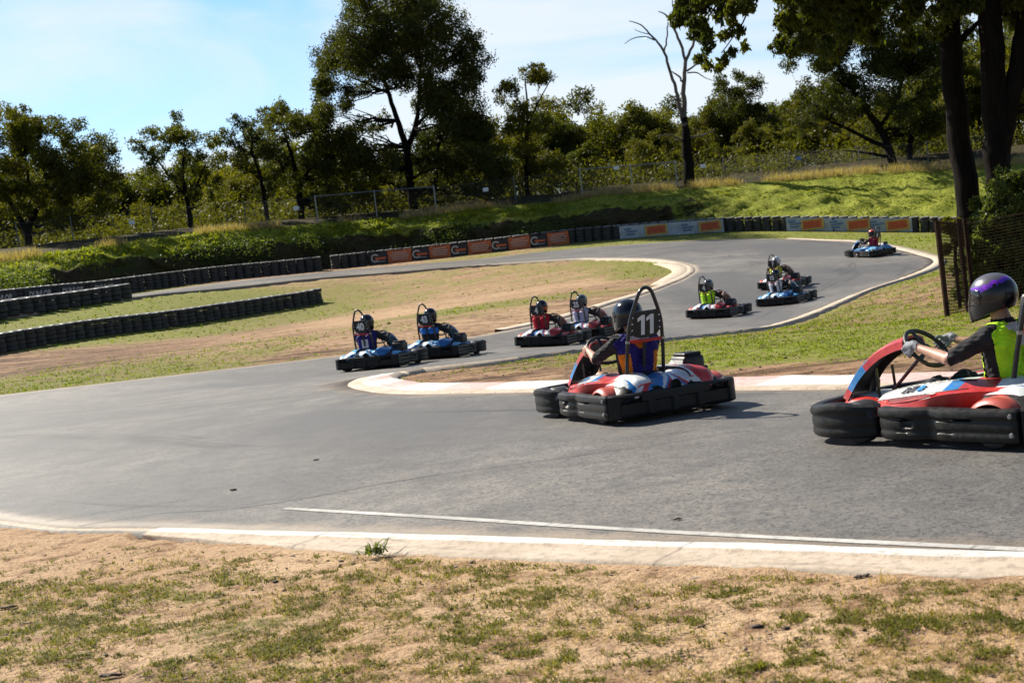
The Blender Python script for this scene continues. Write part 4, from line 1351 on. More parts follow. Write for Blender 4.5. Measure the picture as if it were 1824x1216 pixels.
KINDS = [wood_tree(0, 9, 7.5, 'leaf_olive', 201), wood_tree(1, 9, 6.5, 'leaf_dark', 202), wood_tree(2, 8, 8, 'leaf_gold', 203), wood_tree(3, 9, 5.5, 'leaf_olive', 204), wood_tree(4, 8, 7, 'leaf_gold', 205)]
LAB = ['round olive green gum tree in the wood behind the chain link fence', 'dark green gum tree in the wood behind the chain link fence', 'wide yellowish gum tree in the wood behind the chain link fence', 'narrow olive green gum tree in the wood behind the chain link fence', 'bushy yellow green gum tree in the wood behind the chain link fence']
_first = [True] * 5
TOPL = np.array([(-150, 300), (0, 300), (150, 300), (215, 290), (240, 296), (300, 300), (410, 268), (440, 270), (520, 255), (640, 262), (720, 270), (860, 205), (900, 215), (960, 210), (1010, 170), (1050, 178), (1075, 205), (1110, 190), (1150, 192), (1190, 168), (1250, 175), (1300, 180), (1380, 150), (1450, 160), (1600, 150), (1690, 110), (1760, 20), (1950, 10)])
def wood(px, D, k, topy):
    rx, rz = ray(px, 300); x = rx * D
    z = plateau(x, D) - .2
    zt = P(px, topy, D).z
    r = KINDS[k] if _first[k] else copy_tree(KINDS[k])
    _first[k] = False
    r.location = (x, D, z)
    h0 = 9 if k in (0, 1, 3) else 8
    sc = max(2.5, zt - z) / (h0 * .97)
    r.scale = (sc * rng.uniform(.9, 1.2), sc * rng.uniform(.9, 1.2), sc)
    r.rotation_euler = (0, 0, rng.uniform(0, 6.28))
    tag(r, LAB[k], 'tree', 'gum trees of kind %s in the wood' % 'abcde'[k])
for i, px in enumerate(np.arange(-90, 1960, 44)):
    px = px + rng.uniform(-16, 16)
    wood(px, 133 + rng.uniform(0, 14), int(rng.integers(0, 5)), np.interp(px, TOPL[:, 0], TOPL[:, 1]) + rng.uniform(0, 26))
for i, px in enumerate(np.arange(-80, 1960, 40)):
    px = px + rng.uniform(-16, 16)
    wood(px, 150 + rng.uniform(0, 25), int(rng.choice([0, 1, 1, 3, 4])), np.interp(px, TOPL[:, 0], TOPL[:, 1]) + rng.uniform(10, 50))
for i, px in enumerate(np.arange(-80, 1900, 46)):
    px = px + rng.uniform(-22, 22)
    wood(px, 117 + rng.uniform(0, 9), int(rng.choice([0, 2, 4, 2, 3])), np.interp(px, TOPL[:, 0], TOPL[:, 1]) + rng.uniform(40, 95))
# undergrowth on the wood floor
ux = []
for k in range(1900):
    px = rng.uniform(-150, 1900); D = rng.uniform(109, 150)
    rx, _ = ray(px, 300); x = rx * D
    ux.append((x, D, 0))
ux = np.array(ux)
zz = np.array([plateau(a, b_) for a, b_, _ in ux]); ux[:, 2] = zz
hh = rng.uniform(.6, 2.6, len(ux))
C = np.repeat(ux, 60, 0); hr = np.repeat(hh, 60)
C = C + rng.normal(0, 1, C.shape) * np.stack([hr * .6, hr * .5, hr * .38], 1) + np.stack([0 * hr, 0 * hr, hr * .55], 1)
V, Q = leaf_quads(C, .36, .12, .1)
u = np_mesh('undergrowth', V, Q, M['leaf_olive'], smooth=False); tag(u, 'low scrub covering the floor of the wood behind the fence', 'undergrowth', kind='stuff')
# ------------------------------------------------------------------ the rental kart
def paint(name, c, rough=.32):
    t = NT(name); co = t.coord('Object')
    n1 = t.noise(co, 7, 5, .6); n2 = t.noise(co, 45, 3, .6)
    k = t.mix(t.ramp(n1, [(.35, 0), (.65, 1)]), tuple(x * .8 for x in c), tuple(min(1, x * 1.12) for x in c))
    for sc_, th in (((3, 60, 30), .66), ((50, 4, 20), .68)):
        k = t.mix(t.ramp(t.noise(t.coord('Object', sc_), 1.0, 3, .6), [(th, 0), (th + .06, .55)]), k, (.05, .045, .042))
    k = t.mix(t.ramp(t.noise(t.coord('Object', (9, 70, 70)), 1.0, 2, .5), [(.70, 0), (.74, .5)]), k, tuple(min(.8, x * 1.5 + .12) for x in c))
    k = t.mix(t.ramp(n2, [(.52, 0), (.78, .28)]), k, (.28, .22, .17))
    return t.done(t.principled(k, t.ramp(n1, [(.3, max(.05, rough - .1)), (.7, rough + .15)]), 0, .5, None, .2))
M['red'] = paint('kart_red', (.46, .025, .022))
M['white'] = paint('kart_white', (.62, .64, .66))
M['kblue'] = paint('kart_blue', (.02, .17, .45))
M['fender_sheen_red'] = paint('fender_sheen_red', (.50, .085, .06), .4)  # body red paled to pink, glancing sheen put into the colour
M['shade_red'] = paint('recess_shade_red', (.16, .012, .016), .4)  # darker red, the shade inside the scoop put into paint
M['b_main'] = paint('blue_kart_body', (.015, .13, .38))
M['b_light'] = paint('blue_kart_light', (.10, .36, .62))
M['b_shade'] = paint('blue_kart_recess_shade', (.008, .05, .15))  # the same painted scoop shade for the blue karts
M['plastic'] = worn('black_bumper_plastic', (.007, .007, .008), .45, spec=.28, var=.35, scale=3, dust=.035, bump=.08)
M['black'] = worn('matt_black', (.012, .012, .013), .5, var=.3)
M['hole_shade'] = worn('opening_shade', (.004, .004, .004), .9, var=.1)  # black colour standing for the shade inside openings
M['tube'] = worn('black_tube', (.013, .013, .014), .28, .0, .6, var=.2)
M['steel'] = worn('bare_steel', (.30, .30, .30), .35, .9)
M['redbar'] = worn('red_bar', (.55, .028, .015), .4)
M['digit'] = worn('white_digit', (.66, .66, .68), .5, var=.12)
M['let_dark'] = worn('dark_lettering', (.05, .055, .07), .5)
M['let_blue'] = worn('blue_lettering', (.02, .25, .60), .5)
M['seat'] = worn('black_seat_shell', (.014, .014, .015), .38)
M['grime'] = worn('grey_cowl', (.20, .20, .20), .5, var=.3)
SY = .12                                   # the seat sits left of the middle, the engine right
zs = lambda z: .19 + (z - .19) * .70 if z > .19 else z

SEC = [(-.025, .050), (-.006, .062), (.0, .080), (.0, .104), (-.004, .112), (-.004, .130), (-.001, .138), (.0, .162), (-.001, .186), (-.004, .194), (-.004, .206), (.007, .218), (.010, .240), (.0, .268), (-.035, .283), (-.085, .280), (-.10, .262), (-.10, .07), (-.085, .052)]


def bumper(name, path, parent, sec=SEC, zadd=None, pocket=None, step=.022, endr=.05):
    q = resample(catmull(path, 8), step)
    tn = np.gradient(q, axis=0); tn /= np.linalg.norm(tn, axis=1)[:, None]
    nr = np.stack([tn[:, 1], -tn[:, 0]], 1)
    s = np.r_[0, np.cumsum(np.linalg.norm(np.diff(q, axis=0), axis=1))]
    secs = []
    for i, (p, n) in enumerate(zip(q, nr)):
        e = min(s[i], s[-1] - s[i])
        k = math.sqrt(max(.0, 1 - (1 - min(1, e / endr)) ** 2)) if endr else 1
        k = .35 + .65 * k
        row = []
        for d, z in sec:
            zz = .165 + (z - .165) * (.62 + .38 * k)
            if zadd and z > .2: zz += zadd(p[0], p[1])
            dd = -.05 + (d + .05) * k
            if pocket: dd -= pocket(p, z, d)
            row.append((p[0] + n[0] * dd, p[1] + n[1] * dd, zz))
        secs.append(row)
    b = MB(); b.loft(secs)
    return b.build(name, M['plastic'], parent, 38)


def kart_proto():
    k = empty('racing_kart')
    # --- wheels
    for x, y, r, w in ((.61, .56, .13, .12), (.61, -.56, .13, .12), (-.53, .57, .142, .19), (-.53, -.57, .142, .19)):
        b = MB(); h = w / 2
        b.lathe([(.068, -h * .9), (r - .03, -h), (r - .008, -h * .86), (r, -h * .6), (r + .001, 0), (r, h * .6), (r - .008, h * .86), (r - .03, h), (.068, h * .9)], c=(0, 0, 0), seg=28)
        wh = b.build('wheel', M['rubber'], k, 40, loc=(x, y, r))
        b = MB(); b.lathe([(.001, -h * .4), (.03, -h * .5), (.06, -h * .86), (.07, -h * .88), (.07, h * .88), (.06, h * .86), (.03, h * .5), (.001, h * .4)], seg=20); b.build('rim', M['steel'], wh, 40)
    # --- floor, frame
    b = MB(); b.box((-.62, -.34, .045), (.98, .34, .07), 0, .012); b.build('floor_tray', M['black'], k, 30)
    b = MB()
    for s in (1, -1):
        b.tube([(-.78, .30 * s, .10), (-.5, .32 * s, .095), (.3, .30 * s, .085), (.7, .22 * s, .09), (1.0, .2 * s, .11)], .016)
        b.tube([(-.42, .30 * s, .12), (-.42, .62 * s, .14), (.30, .62 * s, .14), (.30, .30 * s, .12)], .014)
    b.tube([(-.53, -.58, .14), (-.53, .58, .14)], .02); b.tube([(.61, -.52, .13), (.61, .52, .13)], .014)
    b.build('chassis_frame', M['tube'], k)
    # --- bumpers
    bumper('front_bumper', [(0.420, .585), (0.486, .640), (0.570, .688), (0.701, .715), (0.870, .705), (1.001, .645), (1.104, .52), (1.156, .34), (1.170, .16), (1.170, -.16), (1.156, -.34), (1.104, -.52), (1.001, -.645), (0.870, -.705), (0.701, -.715), (0.570, -.688), (0.486, -.640), (0.420, -.585)][::-1], k, zadd=lambda x, y: .03 * math.exp(-((x - .74) / .2) ** 2))
    for s in (1, -1):
        def pk(p, z, d):
            g = .008 if (.20 > p[0] > .10 or -.14 > p[0] > -.26) and z in (.112, .130, .194, .206) else 0.0
            return g + .022 if (d > -.03 and .205 < z < .215 and -.42 < p[0] < -.28) or (d > -.03 and .14 < z < .2 and .06 < p[0] < .16) else g
        pth = [(-.775, .700 * s), (-.72, .712 * s), (-.55, .716 * s), (-.30, .714 * s), (-.20, .708 * s), (-.135, .688 * s), (-.105, .682 * s), (-.07, .695 * s), (.02, .715 * s), (.14, .712 * s), (.22, .690 * s), (.275, .640 * s), (.29, .585 * s)]
        pth = [(x if x < -.3 else -.3 + (x + .3) * 1.20, y) for x, y in pth]
        bumper('side_bumper', pth if s < 0 else pth[::-1], k, pocket=pk)
        for z in (.11, .235):
            bolts = MB()
            bolts.lathe([(.0, .012), (.014, .011), (.018, .0)], c=(-.715, 0, z), seg=10)
            bolts.v = [(x, (abs(y) + .718) * s, z) for x, y, z in bolts.v]
            bolts.build('bolt', M['grime'], k)

    def pkr(p, z, d):
        if d < -.03: return 0.0
        y = p[1]
        for a, c_ in ((.62, .30), (.24, .03), (-.02, -.24), (-.30, -.62)):
            if c_ + .012 < y < a - .012 and .075 < z < .19: return .026
        for a, c_ in ((.58, .38), (-.38, -.58)):
            if c_ < y < a and .205 < z < .245: return .045
        return 0.0
    secr = [(-.03, .045), (0, .058), (.004, .07), (.004, .078), (.004, .10), (.004, .13), (.004, .16), (.004, .185), (.004, .196), (.004, .208), (.004, .225), (.004, .242), (.004, .252), (0, .27), (-.02, .281), (-.09, .281), (-.10, .265), (-.10, .065), (-.09, .047)]
    bumper('rear_bumper', [(-.785, .700), (-.80, .690), (-.83, .650), (-.85, .58), (-.858, .4), (-.862, 0), (-.858, -.4), (-.85, -.58), (-.83, -.650), (-.80, -.690), (-.785, -.700)], k, sec=secr, pocket=pkr, step=.016, endr=0)
    # --- side pods
    PS = [(.56, [(.20, .30), (.28, .30), (.345, .295), (.385, .275), (.40, .24), (.39, .19)]), (.50, [(.20, .35), (.30, .355), (.38, .33), (.44, .29), (.455, .24), (.44, .19)]), (.30, [(.20, .42), (.33, .425), (.47, .375), (.555, .32), (.575, .26), (.55, .19)]),
          (.05, [(.21, .47), (.36, .475), (.52, .425), (.61, .375), (.62, .28), (.59, .20)]), (-.15, [(.22, .492), (.38, .492), (.52, .455), (.59, .42), (.585, .30), (.555, .20)]),
          (-.35, [(.23, .50), (.37, .495), (.46, .468), (.51, .43), (.50, .31), (.475, .2)]), (-.60, [(.22, .50), (.34, .495), (.42, .465), (.455, .42), (.45, .31), (.44, .2)]), (-.74, [(.22, .46), (.34, .455), (.42, .42), (.45, .36), (.44, .28), (.43, .2)]), (-.80, [(.22, .40), (.34, .39), (.41, .36), (.44, .32), (.43, .26), (.42, .2)])]
    zs = lambda z: .19 + (z - .19) * .80 if z > .19 else z
    arr = np.array([[(p[0], y, zs(z) - (.022 if j == 2 else .012 if j == 3 else 0)) for j, (y, z) in enumerate(p[1])] for p in PS])
    arr[..., 0] = np.where(arr[..., 0] > 0, arr[..., 0] * 1.16, arr[..., 0])
    arr = np.stack([catmull(arr[:, j], 5) for j in range(6)], 1)
    for s in (1, -1):
        secs, xx = [], []
        for row in arr:
            out = [tuple(r) for r in row]
            inn = [(x, y - .012 if j < 2 else y - .02, z - .012) for j, (x, y, z) in enumerate(row)][::-1]
            secs.append([(x, y * s, z) for x, y, z in out + inn]); xx.append(row[0][0])

        def mf(i, j):
            x = xx[i]
            if j > 5: return 3
            if j == 1: return 1 if x > -.04 else 2 if x > -.16 else 0 if x > -.42 else 1
            if j == 0: return 0 if x > .1 else 2 if x > -.05 else 1 if x > -.2 else 0 if x > -.4 else 1
            if j == 2: return 0 if x > .16 else (2 if x > .08 else 1) if x > -.02 else 0
            return 0
        b = MB(); b.loft(secs, mfun=mf)
        pod = b.build('side_pod', [M['red'], M['white'], M['kblue'], M['black']], k, 25)
        # scooped panel: a plate coloured with its hollow's shade, and its raised lip
        b = MB()
        def ss(x, f):
            q1 = [np.interp(-x, -arr[:, 2, 0], arr[:, 2, k_]) for k_ in (1, 2)]; q2 = [np.interp(-x, -arr[:, 3, 0], arr[:, 3, k_]) for k_ in (1, 2)]
            return Vector((x, q1[0] * (1 - f) + q2[0] * f, q1[1] * (1 - f) + q2[1] * f))
        c0 = Vector((0, .004, .005))
        ring = [(.42, .22), (.34, .16), (.25, .14), (.16, .14), (.08, .16), (.0, .30), (-.06, .55), (.0, .80), (.08, .92), (.17, .95), (.26, .92), (.35, .88), (.41, .7)]
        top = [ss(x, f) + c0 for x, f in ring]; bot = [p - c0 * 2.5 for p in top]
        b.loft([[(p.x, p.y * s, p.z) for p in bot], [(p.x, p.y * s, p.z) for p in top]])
        b.build('scoop', M['shade_red'], pod, 20)
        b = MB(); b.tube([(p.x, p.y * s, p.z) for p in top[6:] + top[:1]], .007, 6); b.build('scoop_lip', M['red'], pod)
        b = MB()
        for j, rr in ((1, .0035), (2, .0035)):
            b.tube([(r[j][0], r[j][1] * s, r[j][2] + .002) for r in arr[4:24]], rr, 5)
        b.build('panel_seam', M['black'], pod)
        def sp(x, f):
            q1 = [np.interp(-x, -arr[:, 1, 0], arr[:, 1, k_]) for k_ in (1, 2)]; q2 = [np.interp(-x, -arr[:, 2, 0], arr[:, 2, k_]) for k_ in (1, 2)]
            return Vector((x, (q1[0] * (1 - f) + q2[0] * f) * s, q1[1] * (1 - f) + q2[1] * f))
        for st, x0, mm in (('RT', .266, 'let_dark'), ('8', .160, 'let_blue')):
            x = x0 if s > 0 else .375 - x0
            ti = (sp(x - .04, .5) - sp(x + .04, .5)).normalized() * (1 if s > 0 else -1); up = (sp(x, 0) - sp(x, 1)).normalized(); nn = ti.cross(up).normalized(); up = nn.cross(ti)
            c = sp(x, .5) + nn * .010
            m = Matrix((ti, up, nn)).transposed().to_4x4(); m.translation = c
            text_obj('lettering', st, .100, M[mm], pod, m, .004, .003, .12, 1.1)
    # --- rear cover
    zs = lambda z: .19 + (z - .19) * .70 if z > .19 else z
    prof = [(-.36, .475), (-.46, .495), (-.60, .50), (-.68, .485), (-.745, .45), (-.79, .40), (-.815, .345), (-.825, .30), (-.83, .25)]
    pr = catmull([(x, zs(z)) for x, z in prof], 3)
    ys = np.linspace(-.50, .50, 81)
    secs = []
    for y in ys:
        lift = .035 * np.clip((-y - .12) / .2, 0, 1) + .012 * math.cos(y * 22)
        e = 1 - .25 * np.clip((abs(y) - .40) / .1, 0, 1) ** 2
        o_ = [(x * (1 if abs(y) < .4 else 1 - .06 * ((abs(y) - .4) / .1) ** 2), y, .19 + (z - .19) * e + lift * min(1, (z - .19) / .18)) for x, z in pr]
        secs.append(o_ + [(x + .015, y, z - .015) for x, _, z in o_[::-1]])
    npf = len(pr)

    def df(i, j):
        if j >= npf - 1: return 3
        y, z = ys[i], pr[j][1]
        u = y + .9 * (z - .30) * (1 if y > -.02 else -1)
        for hi, mm in ((.50, 1), (.40, 2), (.33, 1), (.26, 0), (.12, 2), (.075, 1), (.05, 2), (.015, 0), (-.12, 1), (-.155, 2), (-.19, 0), (-.30, 1), (-.42, 0)):
            if u > hi - .0: return mm
        return 0
    b = MB(); b.loft(secs, mfun=df)
    cov = b.build('rear_cover', [M['red'], M['white'], M['kblue'], M['black']], k, 40)

    def dark(name, pts, d=.006):  # black plate set proud of the cover, painted shade of an opening
        b = MB()
        b.loft([[(x - d, y, z) for x, y, z in pts], [(x + .03, y, z - .0) for x, y, z in pts]]); return b.build(name, M['hole_shade'], cov, 20)
    for pts in ([(-.818, .27, .25), (-.818, .10, .25), (-.800, .115, .292), (-.785, .16, .318), (-.79, .25, .312)], [(-.818, -.15, .262), (-.818, -.31, .262), (-.795, -.31, .31), (-.785, -.22, .328), (-.80, -.16, .29)]):
        dark('vent', [(x - .014, y, z) for x, y, z in pts])
    b = MB(); b.lathe([(.058, 0), (.064, -.03), (.058, -.034), (.052, -.03), (.050, -.012), (.0005, -.011)], c=(-.812, -.02, .292), axis='X', seg=24, mfun=lambda i, j: 1 if i >= 3 else 0); b.build('exhaust_outlet', [M['tube'], M['hole_shade']], cov, 50)
    # dark corner panels beside the cover
    for s in (1, -1):
        b = MB()
        prc = [(-.40, .42), (-.60, .43), (-.72, .405), (-.79, .35), (-.82, .29), (-.83, .24)]
        secs = [[(x, y * s, zs(z + .02) - dz) for x, z in prc] + [(x + .02, y * s, zs(z) - dz - .03) for x, z in prc[::-1]] for y, dz in ((.43, .0), (.48, .012), (.53, .04), (.56, .085))]
        b.loft(secs); b.build('corner_panel', M['plastic'], k, 30)
    # --- wheel fenders
    for s in (1, -1):
        for nm, x, r, y0, y1, a0, a1, mm in (('front_fender', .61, .165, .46, .655, 32, 158, 'black'), ('rear_fender', -.53, .188, .46, .672, 22, 150, 'fender_sheen_red')):
            secs = []
            for a in np.linspace(a0, a1, 15):
                ca, sa = math.cos(R(a)), math.sin(R(a))
                def q(rr, y): return (x + rr * ca * 1.12, y * s, .135 + rr * sa * (1.06 if nm[0] == 'r' else 1.0))
                secs.append([q(r, y0), q(r + .012, y0 + .02), q(r + .012, y1 - .05), q(r - .004, y1 - .012), q(r - .024, y1), q(r - .03, y1 - .01), q(r - .012, y1 - .035), q(r - .012, y0)])
            b = MB(); b.loft(secs); b.build(nm, M[mm], k, 40)
    # --- nose and the front panel before the steering wheel
    b = MB(); secs = []
    for x, w, z0, z1 in ((.69, .30, .12, .27), (.83, .30, .12, .30), (.95, .27, .13, .295), (1.05, .22, .15, .265), (1.12, .16, .17, .225)):
        secs.append([(x, w * math.cos(a) * (abs(math.cos(a)) ** -.35 if abs(math.cos(a)) > .05 else 1), (z0 + z1) / 2 + (z1 - z0) / 2 * math.copysign(abs(math.sin(a)) ** .7, math.sin(a))) for a in np.linspace(0, 2 * math.pi, 25)[:-1]])
    b.loft(secs, mfun=lambda i, j: 1 if 8 > j > 3 else 0); b.build('nose_cone', [M['red'], M['white']], k, 50)
    fp = catmull([(1.045, .29), (1.01, .36), (.945, .455), (.84, .555), (.71, .64), (.57, .695), (.46, .72)], 5)
    secs = []
    n = len(fp)
    for i, (x, z) in enumerate(fp):
        t = i / (n - 1); w = .165 - .035 * t - .03 * math.sin(math.pi * t)
        d = fp[min(i + 1, n - 1)] - fp[max(i - 1, 0)]; d /= np.linalg.norm(d); nx, nz_ = d[1], -d[0]   # towards the driver's side
        if nx > 0: nx, nz_ = -nx, -nz_
        row = [(-w - .012, .075), (-w, .018), (-w + .03, 0), (-w * .3, -.012), (w * .3, -.012), (w - .03, 0), (w, .018), (w + .012, .075)]
        inn = [(w + .0, .078), (w - .014, .025), (w - .04, .014), (0, .004), (-w + .04, .014), (-w + .014, .025), (-w, .078)]
        secs.append([(x + nx * dd, y + SY * .6, z + nz_ * dd) for y, dd in row + inn])
    def ff(i, j):
        if j >= 7: return 3
        t = i / n
        if j in (0, 6): return 0 if t > .45 else (2 if .15 < t else 0)
        return 0 if t > .5 else 2 if t > .3 else 1 if t > .18 else 0
    b = MB(); b.loft(secs, mfun=ff); pn = b.build('front_panel', [M['red'], M['white'], M['kblue'], M['black']], k, 45)
    b = MB()
    for s in (1, -1): b.tube([(.72, .10 * s + SY * .6, .10), (.74, .10 * s + SY * .6, .50)], .011)
    b.tube([(.86, SY * .6, .09), (.80, SY * .6, .40)], .011); b.build('panel_strut', M['tube'], pn)
    # --- steering wheel
    wc = Vector((.30, SY, .63)); al = R(42)
    ax = Vector((-math.cos(al), 0, math.sin(al))); t1 = Vector((0, 1, 0)); t2 = ax.cross(t1) * -1
    if t2.z < 0: t2 = -t2
    b = MB(); ring = []
    for i in range(41):
        a = 2 * math.pi * i / 40; r = .185 if math.sin(a) > -.75 else .185 * (.75 / max(.75, -math.sin(a))) ** .5
        ring.append(wc + (t1 * math.cos(a) + t2 * math.sin(a)) * r)
    b.tube(ring, .0165, 10, caps=False)
    sw = b.build('steering_wheel', M['black'], k, 60)
    b = MB()
    for a in (90, 205, 335):
        d = t1 * math.cos(R(a)) + t2 * math.sin(R(a)); e = d.cross(ax) * .016
        b.loft([[wc + d * .03 - e + ax * -.004, wc + d * .03 + e + ax * -.004, wc + d * .03 + e + ax * .006, wc + d * .03 - e + ax * .006], [wc + d * .175 - e + ax * -.004, wc + d * .175 + e + ax * -.004, wc + d * .175 + e + ax * .006, wc + d * .175 - e + ax * .006]])
    b.tube([wc + ax * .012, wc - ax * .02], .045, 14); b.build('spoke', M['black'], sw)
    b = MB(); b.tube([wc - ax * .02, wc - ax * .55], .014); b.build('steering_column', M['tube'], k)
    # --- seat
    b = MB(); secs = []
    for x, z, w, dp in ((.02, .13, .17, .09), (-.12, .085, .19, .12), (-.28, .075, .20, .16), (-.44, .14, .205, .17), (-.495, .25, .20, .15), (-.515, .34, .195, .12), (-.53, .41, .18, .08), (-.535, .43, .16, .06)):
        f = Vector((.0, 0, 1)) if x > -.2 else Vector((.8, 0, .5)) if x > -.42 else Vector((1, 0, .1)); f.normalize()
        row = [(-w - .012, dp), (-w * .93, .02), (-w * .5, 0), (w * .5, 0), (w * .93, .02), (w + .012, dp)]
        inn = [(w - .004, dp), (w * .85, .035), (w * .45, .018), (-w * .45, .018), (-w * .85, .035), (-w + .004, dp)]
        secs.append([(x + f.x * d, y + SY, z + f.z * d) for y, d in row + inn])
    b.loft(secs); b.build('seat', M['seat'], k, 45)
    # --- roll hoop, bar, head rest plate
    b = MB()
    hx = lambda z: -.50 - .235 * (z - .36)
    hp = [(hx(z), y, z) for y, z in ((.205, .36), (.200, .60), (.188, .78), (.165, .955), (.095, 1.15), (.055, 1.225), (.0, 1.252))]
    full = [(x, y + SY, z) for x, y, z in hp] + [(x, -y + SY, z) for x, y, z in hp[-2::-1]]
    b.tube(catmull(full, 5), .0185, 10)
    b.tube([(hx(1.02), -.145 + SY, 1.02), (hx(1.02), .145 + SY, 1.02)], .013, 8)
    hoop = b.build('roll_hoop', M['tube'], k, 60)
    for s in (1, -1):
        b = MB(); b.lathe([(.024, -.012), (.024, .012)], c=(hx(.745), .191 * s + SY, .745), axis='Z', seg=12); b.build('clamp', M['steel'], hoop)
    b = MB(); b.tube([(hx(.745) - .012, -.165 + SY, .745), (hx(.745) - .012, .165 + SY, .745)], .017, 10); b.build('cross_bar', M['redbar'], k, 60)
    b = MB()
    pl = [(-.15, 1.06), (-.158, .98), (-.165, .90), (-.12, .845), (-.06, .825), (.06, .825), (.12, .845), (.165, .90), (.158, .98), (.15, 1.06), (.10, 1.068), (-.10, 1.068)]
    PZ = -.055
    b.loft([[(hx(z + PZ) - .012, y + SY, z + PZ) for y, z in pl], [(hx(z + PZ) - .002, y + SY, z + PZ) for y, z in pl]])
    plate = b.build('number_plate', M['black'], k, 30)
    for y, z in ((-.145, 1.03), (-.15, .97), (-.152, .91), (.145, 1.03), (.15, .97), (.152, .91)):
        b = MB(); b.lathe([(.0, -.019), (.007, -.018), (.009, -.011)], c=(hx(z + PZ), y + SY, z + PZ), axis='X', seg=8); b.build('rivet', M['digit'], plate)
    b = MB(); b.box((.004, -.13 + SY, .80), (.075, .13 + SY, 1.005), 0, .03); b.v = [(x + hx(z), y, z) for x, y, z in b.v]; b.build('headrest_pad', M['black'], k, 60)
    b = MB(); b.box((-.004, -.018 + SY, .47), (.004, .018 + SY, .735)); b.tube([(.0, .03 + SY, .45), (.0, -.03 + SY, .45)], .012, 8); b.v = [(x + hx(z) + .02, y, z) for x, y, z in b.v]; b.build('harness_strap', M['black'], k, 30)
    # --- engine side
    b = MB(); b.box((-.36, -.66, .33), (-.06, -.42, .505), 0, .035); eng = b.build('engine_cover', M['black'], k, 60)
    b = MB(); b.box((-.34, -.64, .50), (-.10, -.44, .535), 0, .016); b.build('air_filter_lid', M['plastic'], eng, 60)
    b = MB(); b.loft([[(-.38, -.41, .375), (-.38, -.36, .36), (-.05, -.34, .36), (-.05, -.41, .375)], [(-.33, -.425, .47), (-.33, -.42, .47), (-.10, -.42, .47), (-.10, -.425, .47)]]); b.build('cowl', M['grime'], eng, 20)
    b = MB(); b.tube([(-.37, -.62, .34), (-.46, -.60, .38), (-.50, -.5, .36)], .022, 8); b.build('hose', M['black'], eng)
    b = MB(); b.box((.02, .205, .36), (.17, .30, .405), 0, .02); b.build('pedal_box_lid', M['black'], k, 50)
    return k


KART = kart_proto()
# ------------------------------------------------------------------ drivers: one continuous body, dressed in shells cut from it
def body_parts():
    L = []
    def cap(lab, a, ra, b_, rb): L.append((lab, Vector(a), ra, Vector(b_), rb))
    y0 = SY
    cap('torso', (-.335, y0 - .055, .20), .125, (-.335, y0 + .055, .20), .125)
    cap('torso', (-.335, y0, .20), .14, (-.365, y0, .46), .132)
    for s in (1, -1):
        cap('torso', (-.355, y0 + .065 * s, .40), .114, (-.375, y0 + .095 * s, .65), .122)
        cap('torso', (-.375, y0 + .07 * s, .65), .108, (-.372, y0 + .12 * s, .725), .078)
        cap('torso', (-.368, y0 + .09 * s, .742), .064, (-.345, y0 + .205 * s, .722), .072)
        cap('upper', (-.342, y0 + .215 * s, .718), .069, (-.16, y0 + .305 * s, .618), .053)
        cap('upper', (-.16, y0 + .305 * s, .618), .053, (-.10, y0 + .318 * s, .588), .046)
        cap('fore', (-.10, y0 + .318 * s, .588), .045, (.01, y0 + .275 * s, .612), .046)
        cap('fore', (.01, y0 + .275 * s, .612), .046, (.190, y0 + .235 * s, .662), .029)
        al = R(42); n = Vector((-math.cos(al), 0, math.sin(al))); t = Vector((math.sin(al), 0, math.cos(al))); e = Vector((0, s, 0))
        o = Vector((.30, y0 + .185 * s, .63)) + t * .02
        wr = o + e * .046 + n * .09 - t * .018
        cap('fore', (.190, y0 + .235 * s, .662), .029, wr, .027)
        for q in range(4):
            kq = (q - 1.5) * .0215; ln = (.9, 1.0, .97, .8)[3 - q]
            c = o + t * kq
            p0, p1, p2, p3 = c + e * .041 + n * .014, c + e * .036 - n * .022 * ln, c + e * .004 - n * .035, c - e * .021 * ln - n * .016
            cap('hand', wr, .022, p0, .0145)
            cap('hand', p0, .0128, p1, .0115); cap('hand', p1, .0112, p2, .0102); cap('hand', p2, .010, p3, .0085)
        th = [wr + t * .018, o + t * .034 + e * .030 + n * .034, o + t * .050 + e * .004 + n * .027, o + t * .054 - e * .018 + n * .010]
        for a_, b_, r0, r1 in zip(th[:-1], th[1:], (.018, .0135, .0115), (.0135, .0115, .0095)): cap('hand', a_, r0, b_, r1)
        cap('thigh', (-.30, y0 + .085 * s, .185), .098, (-.08, y0 + .13 * s, .295), .085)
        cap('thigh', (-.08, y0 + .13 * s, .295), .085, (.12, y0 + .165 * s, .385), .062)
        cap('shin', (.12, y0 + .165 * s, .385), .060, (.25, y0 + .15 * s, .305), .057)
        cap('shin', (.25, y0 + .15 * s, .305), .057, (.50, y0 + .11 * s, .155), .038)
        cap('foot', (.49, y0 + .11 * s, .125), .042, (.56, y0 + .11 * s, .13), .042)
        cap('foot', (.53, y0 + .11 * s, .15), .042, (.655, y0 + .11 * s, .235), .034)
    cap('neck', (-.368, y0, .74), .074, (-.322, y0, .88), .066)
    cap('head', (-.315, y0, 1.01), .098, (-.295, y0, .995), .096)
    cap('head', (-.295, y0, .975), .085, (-.245, y0, .92), .058)
    cap('head', (-.210, y0, .975), .014, (-.190, y0, .95), .016)
    for s in (1, -1): cap('head', (-.305, y0 + .098 * s, .995), .018, (-.31, y0 + .10 * s, .965), .014)
    return L


BP = body_parts()


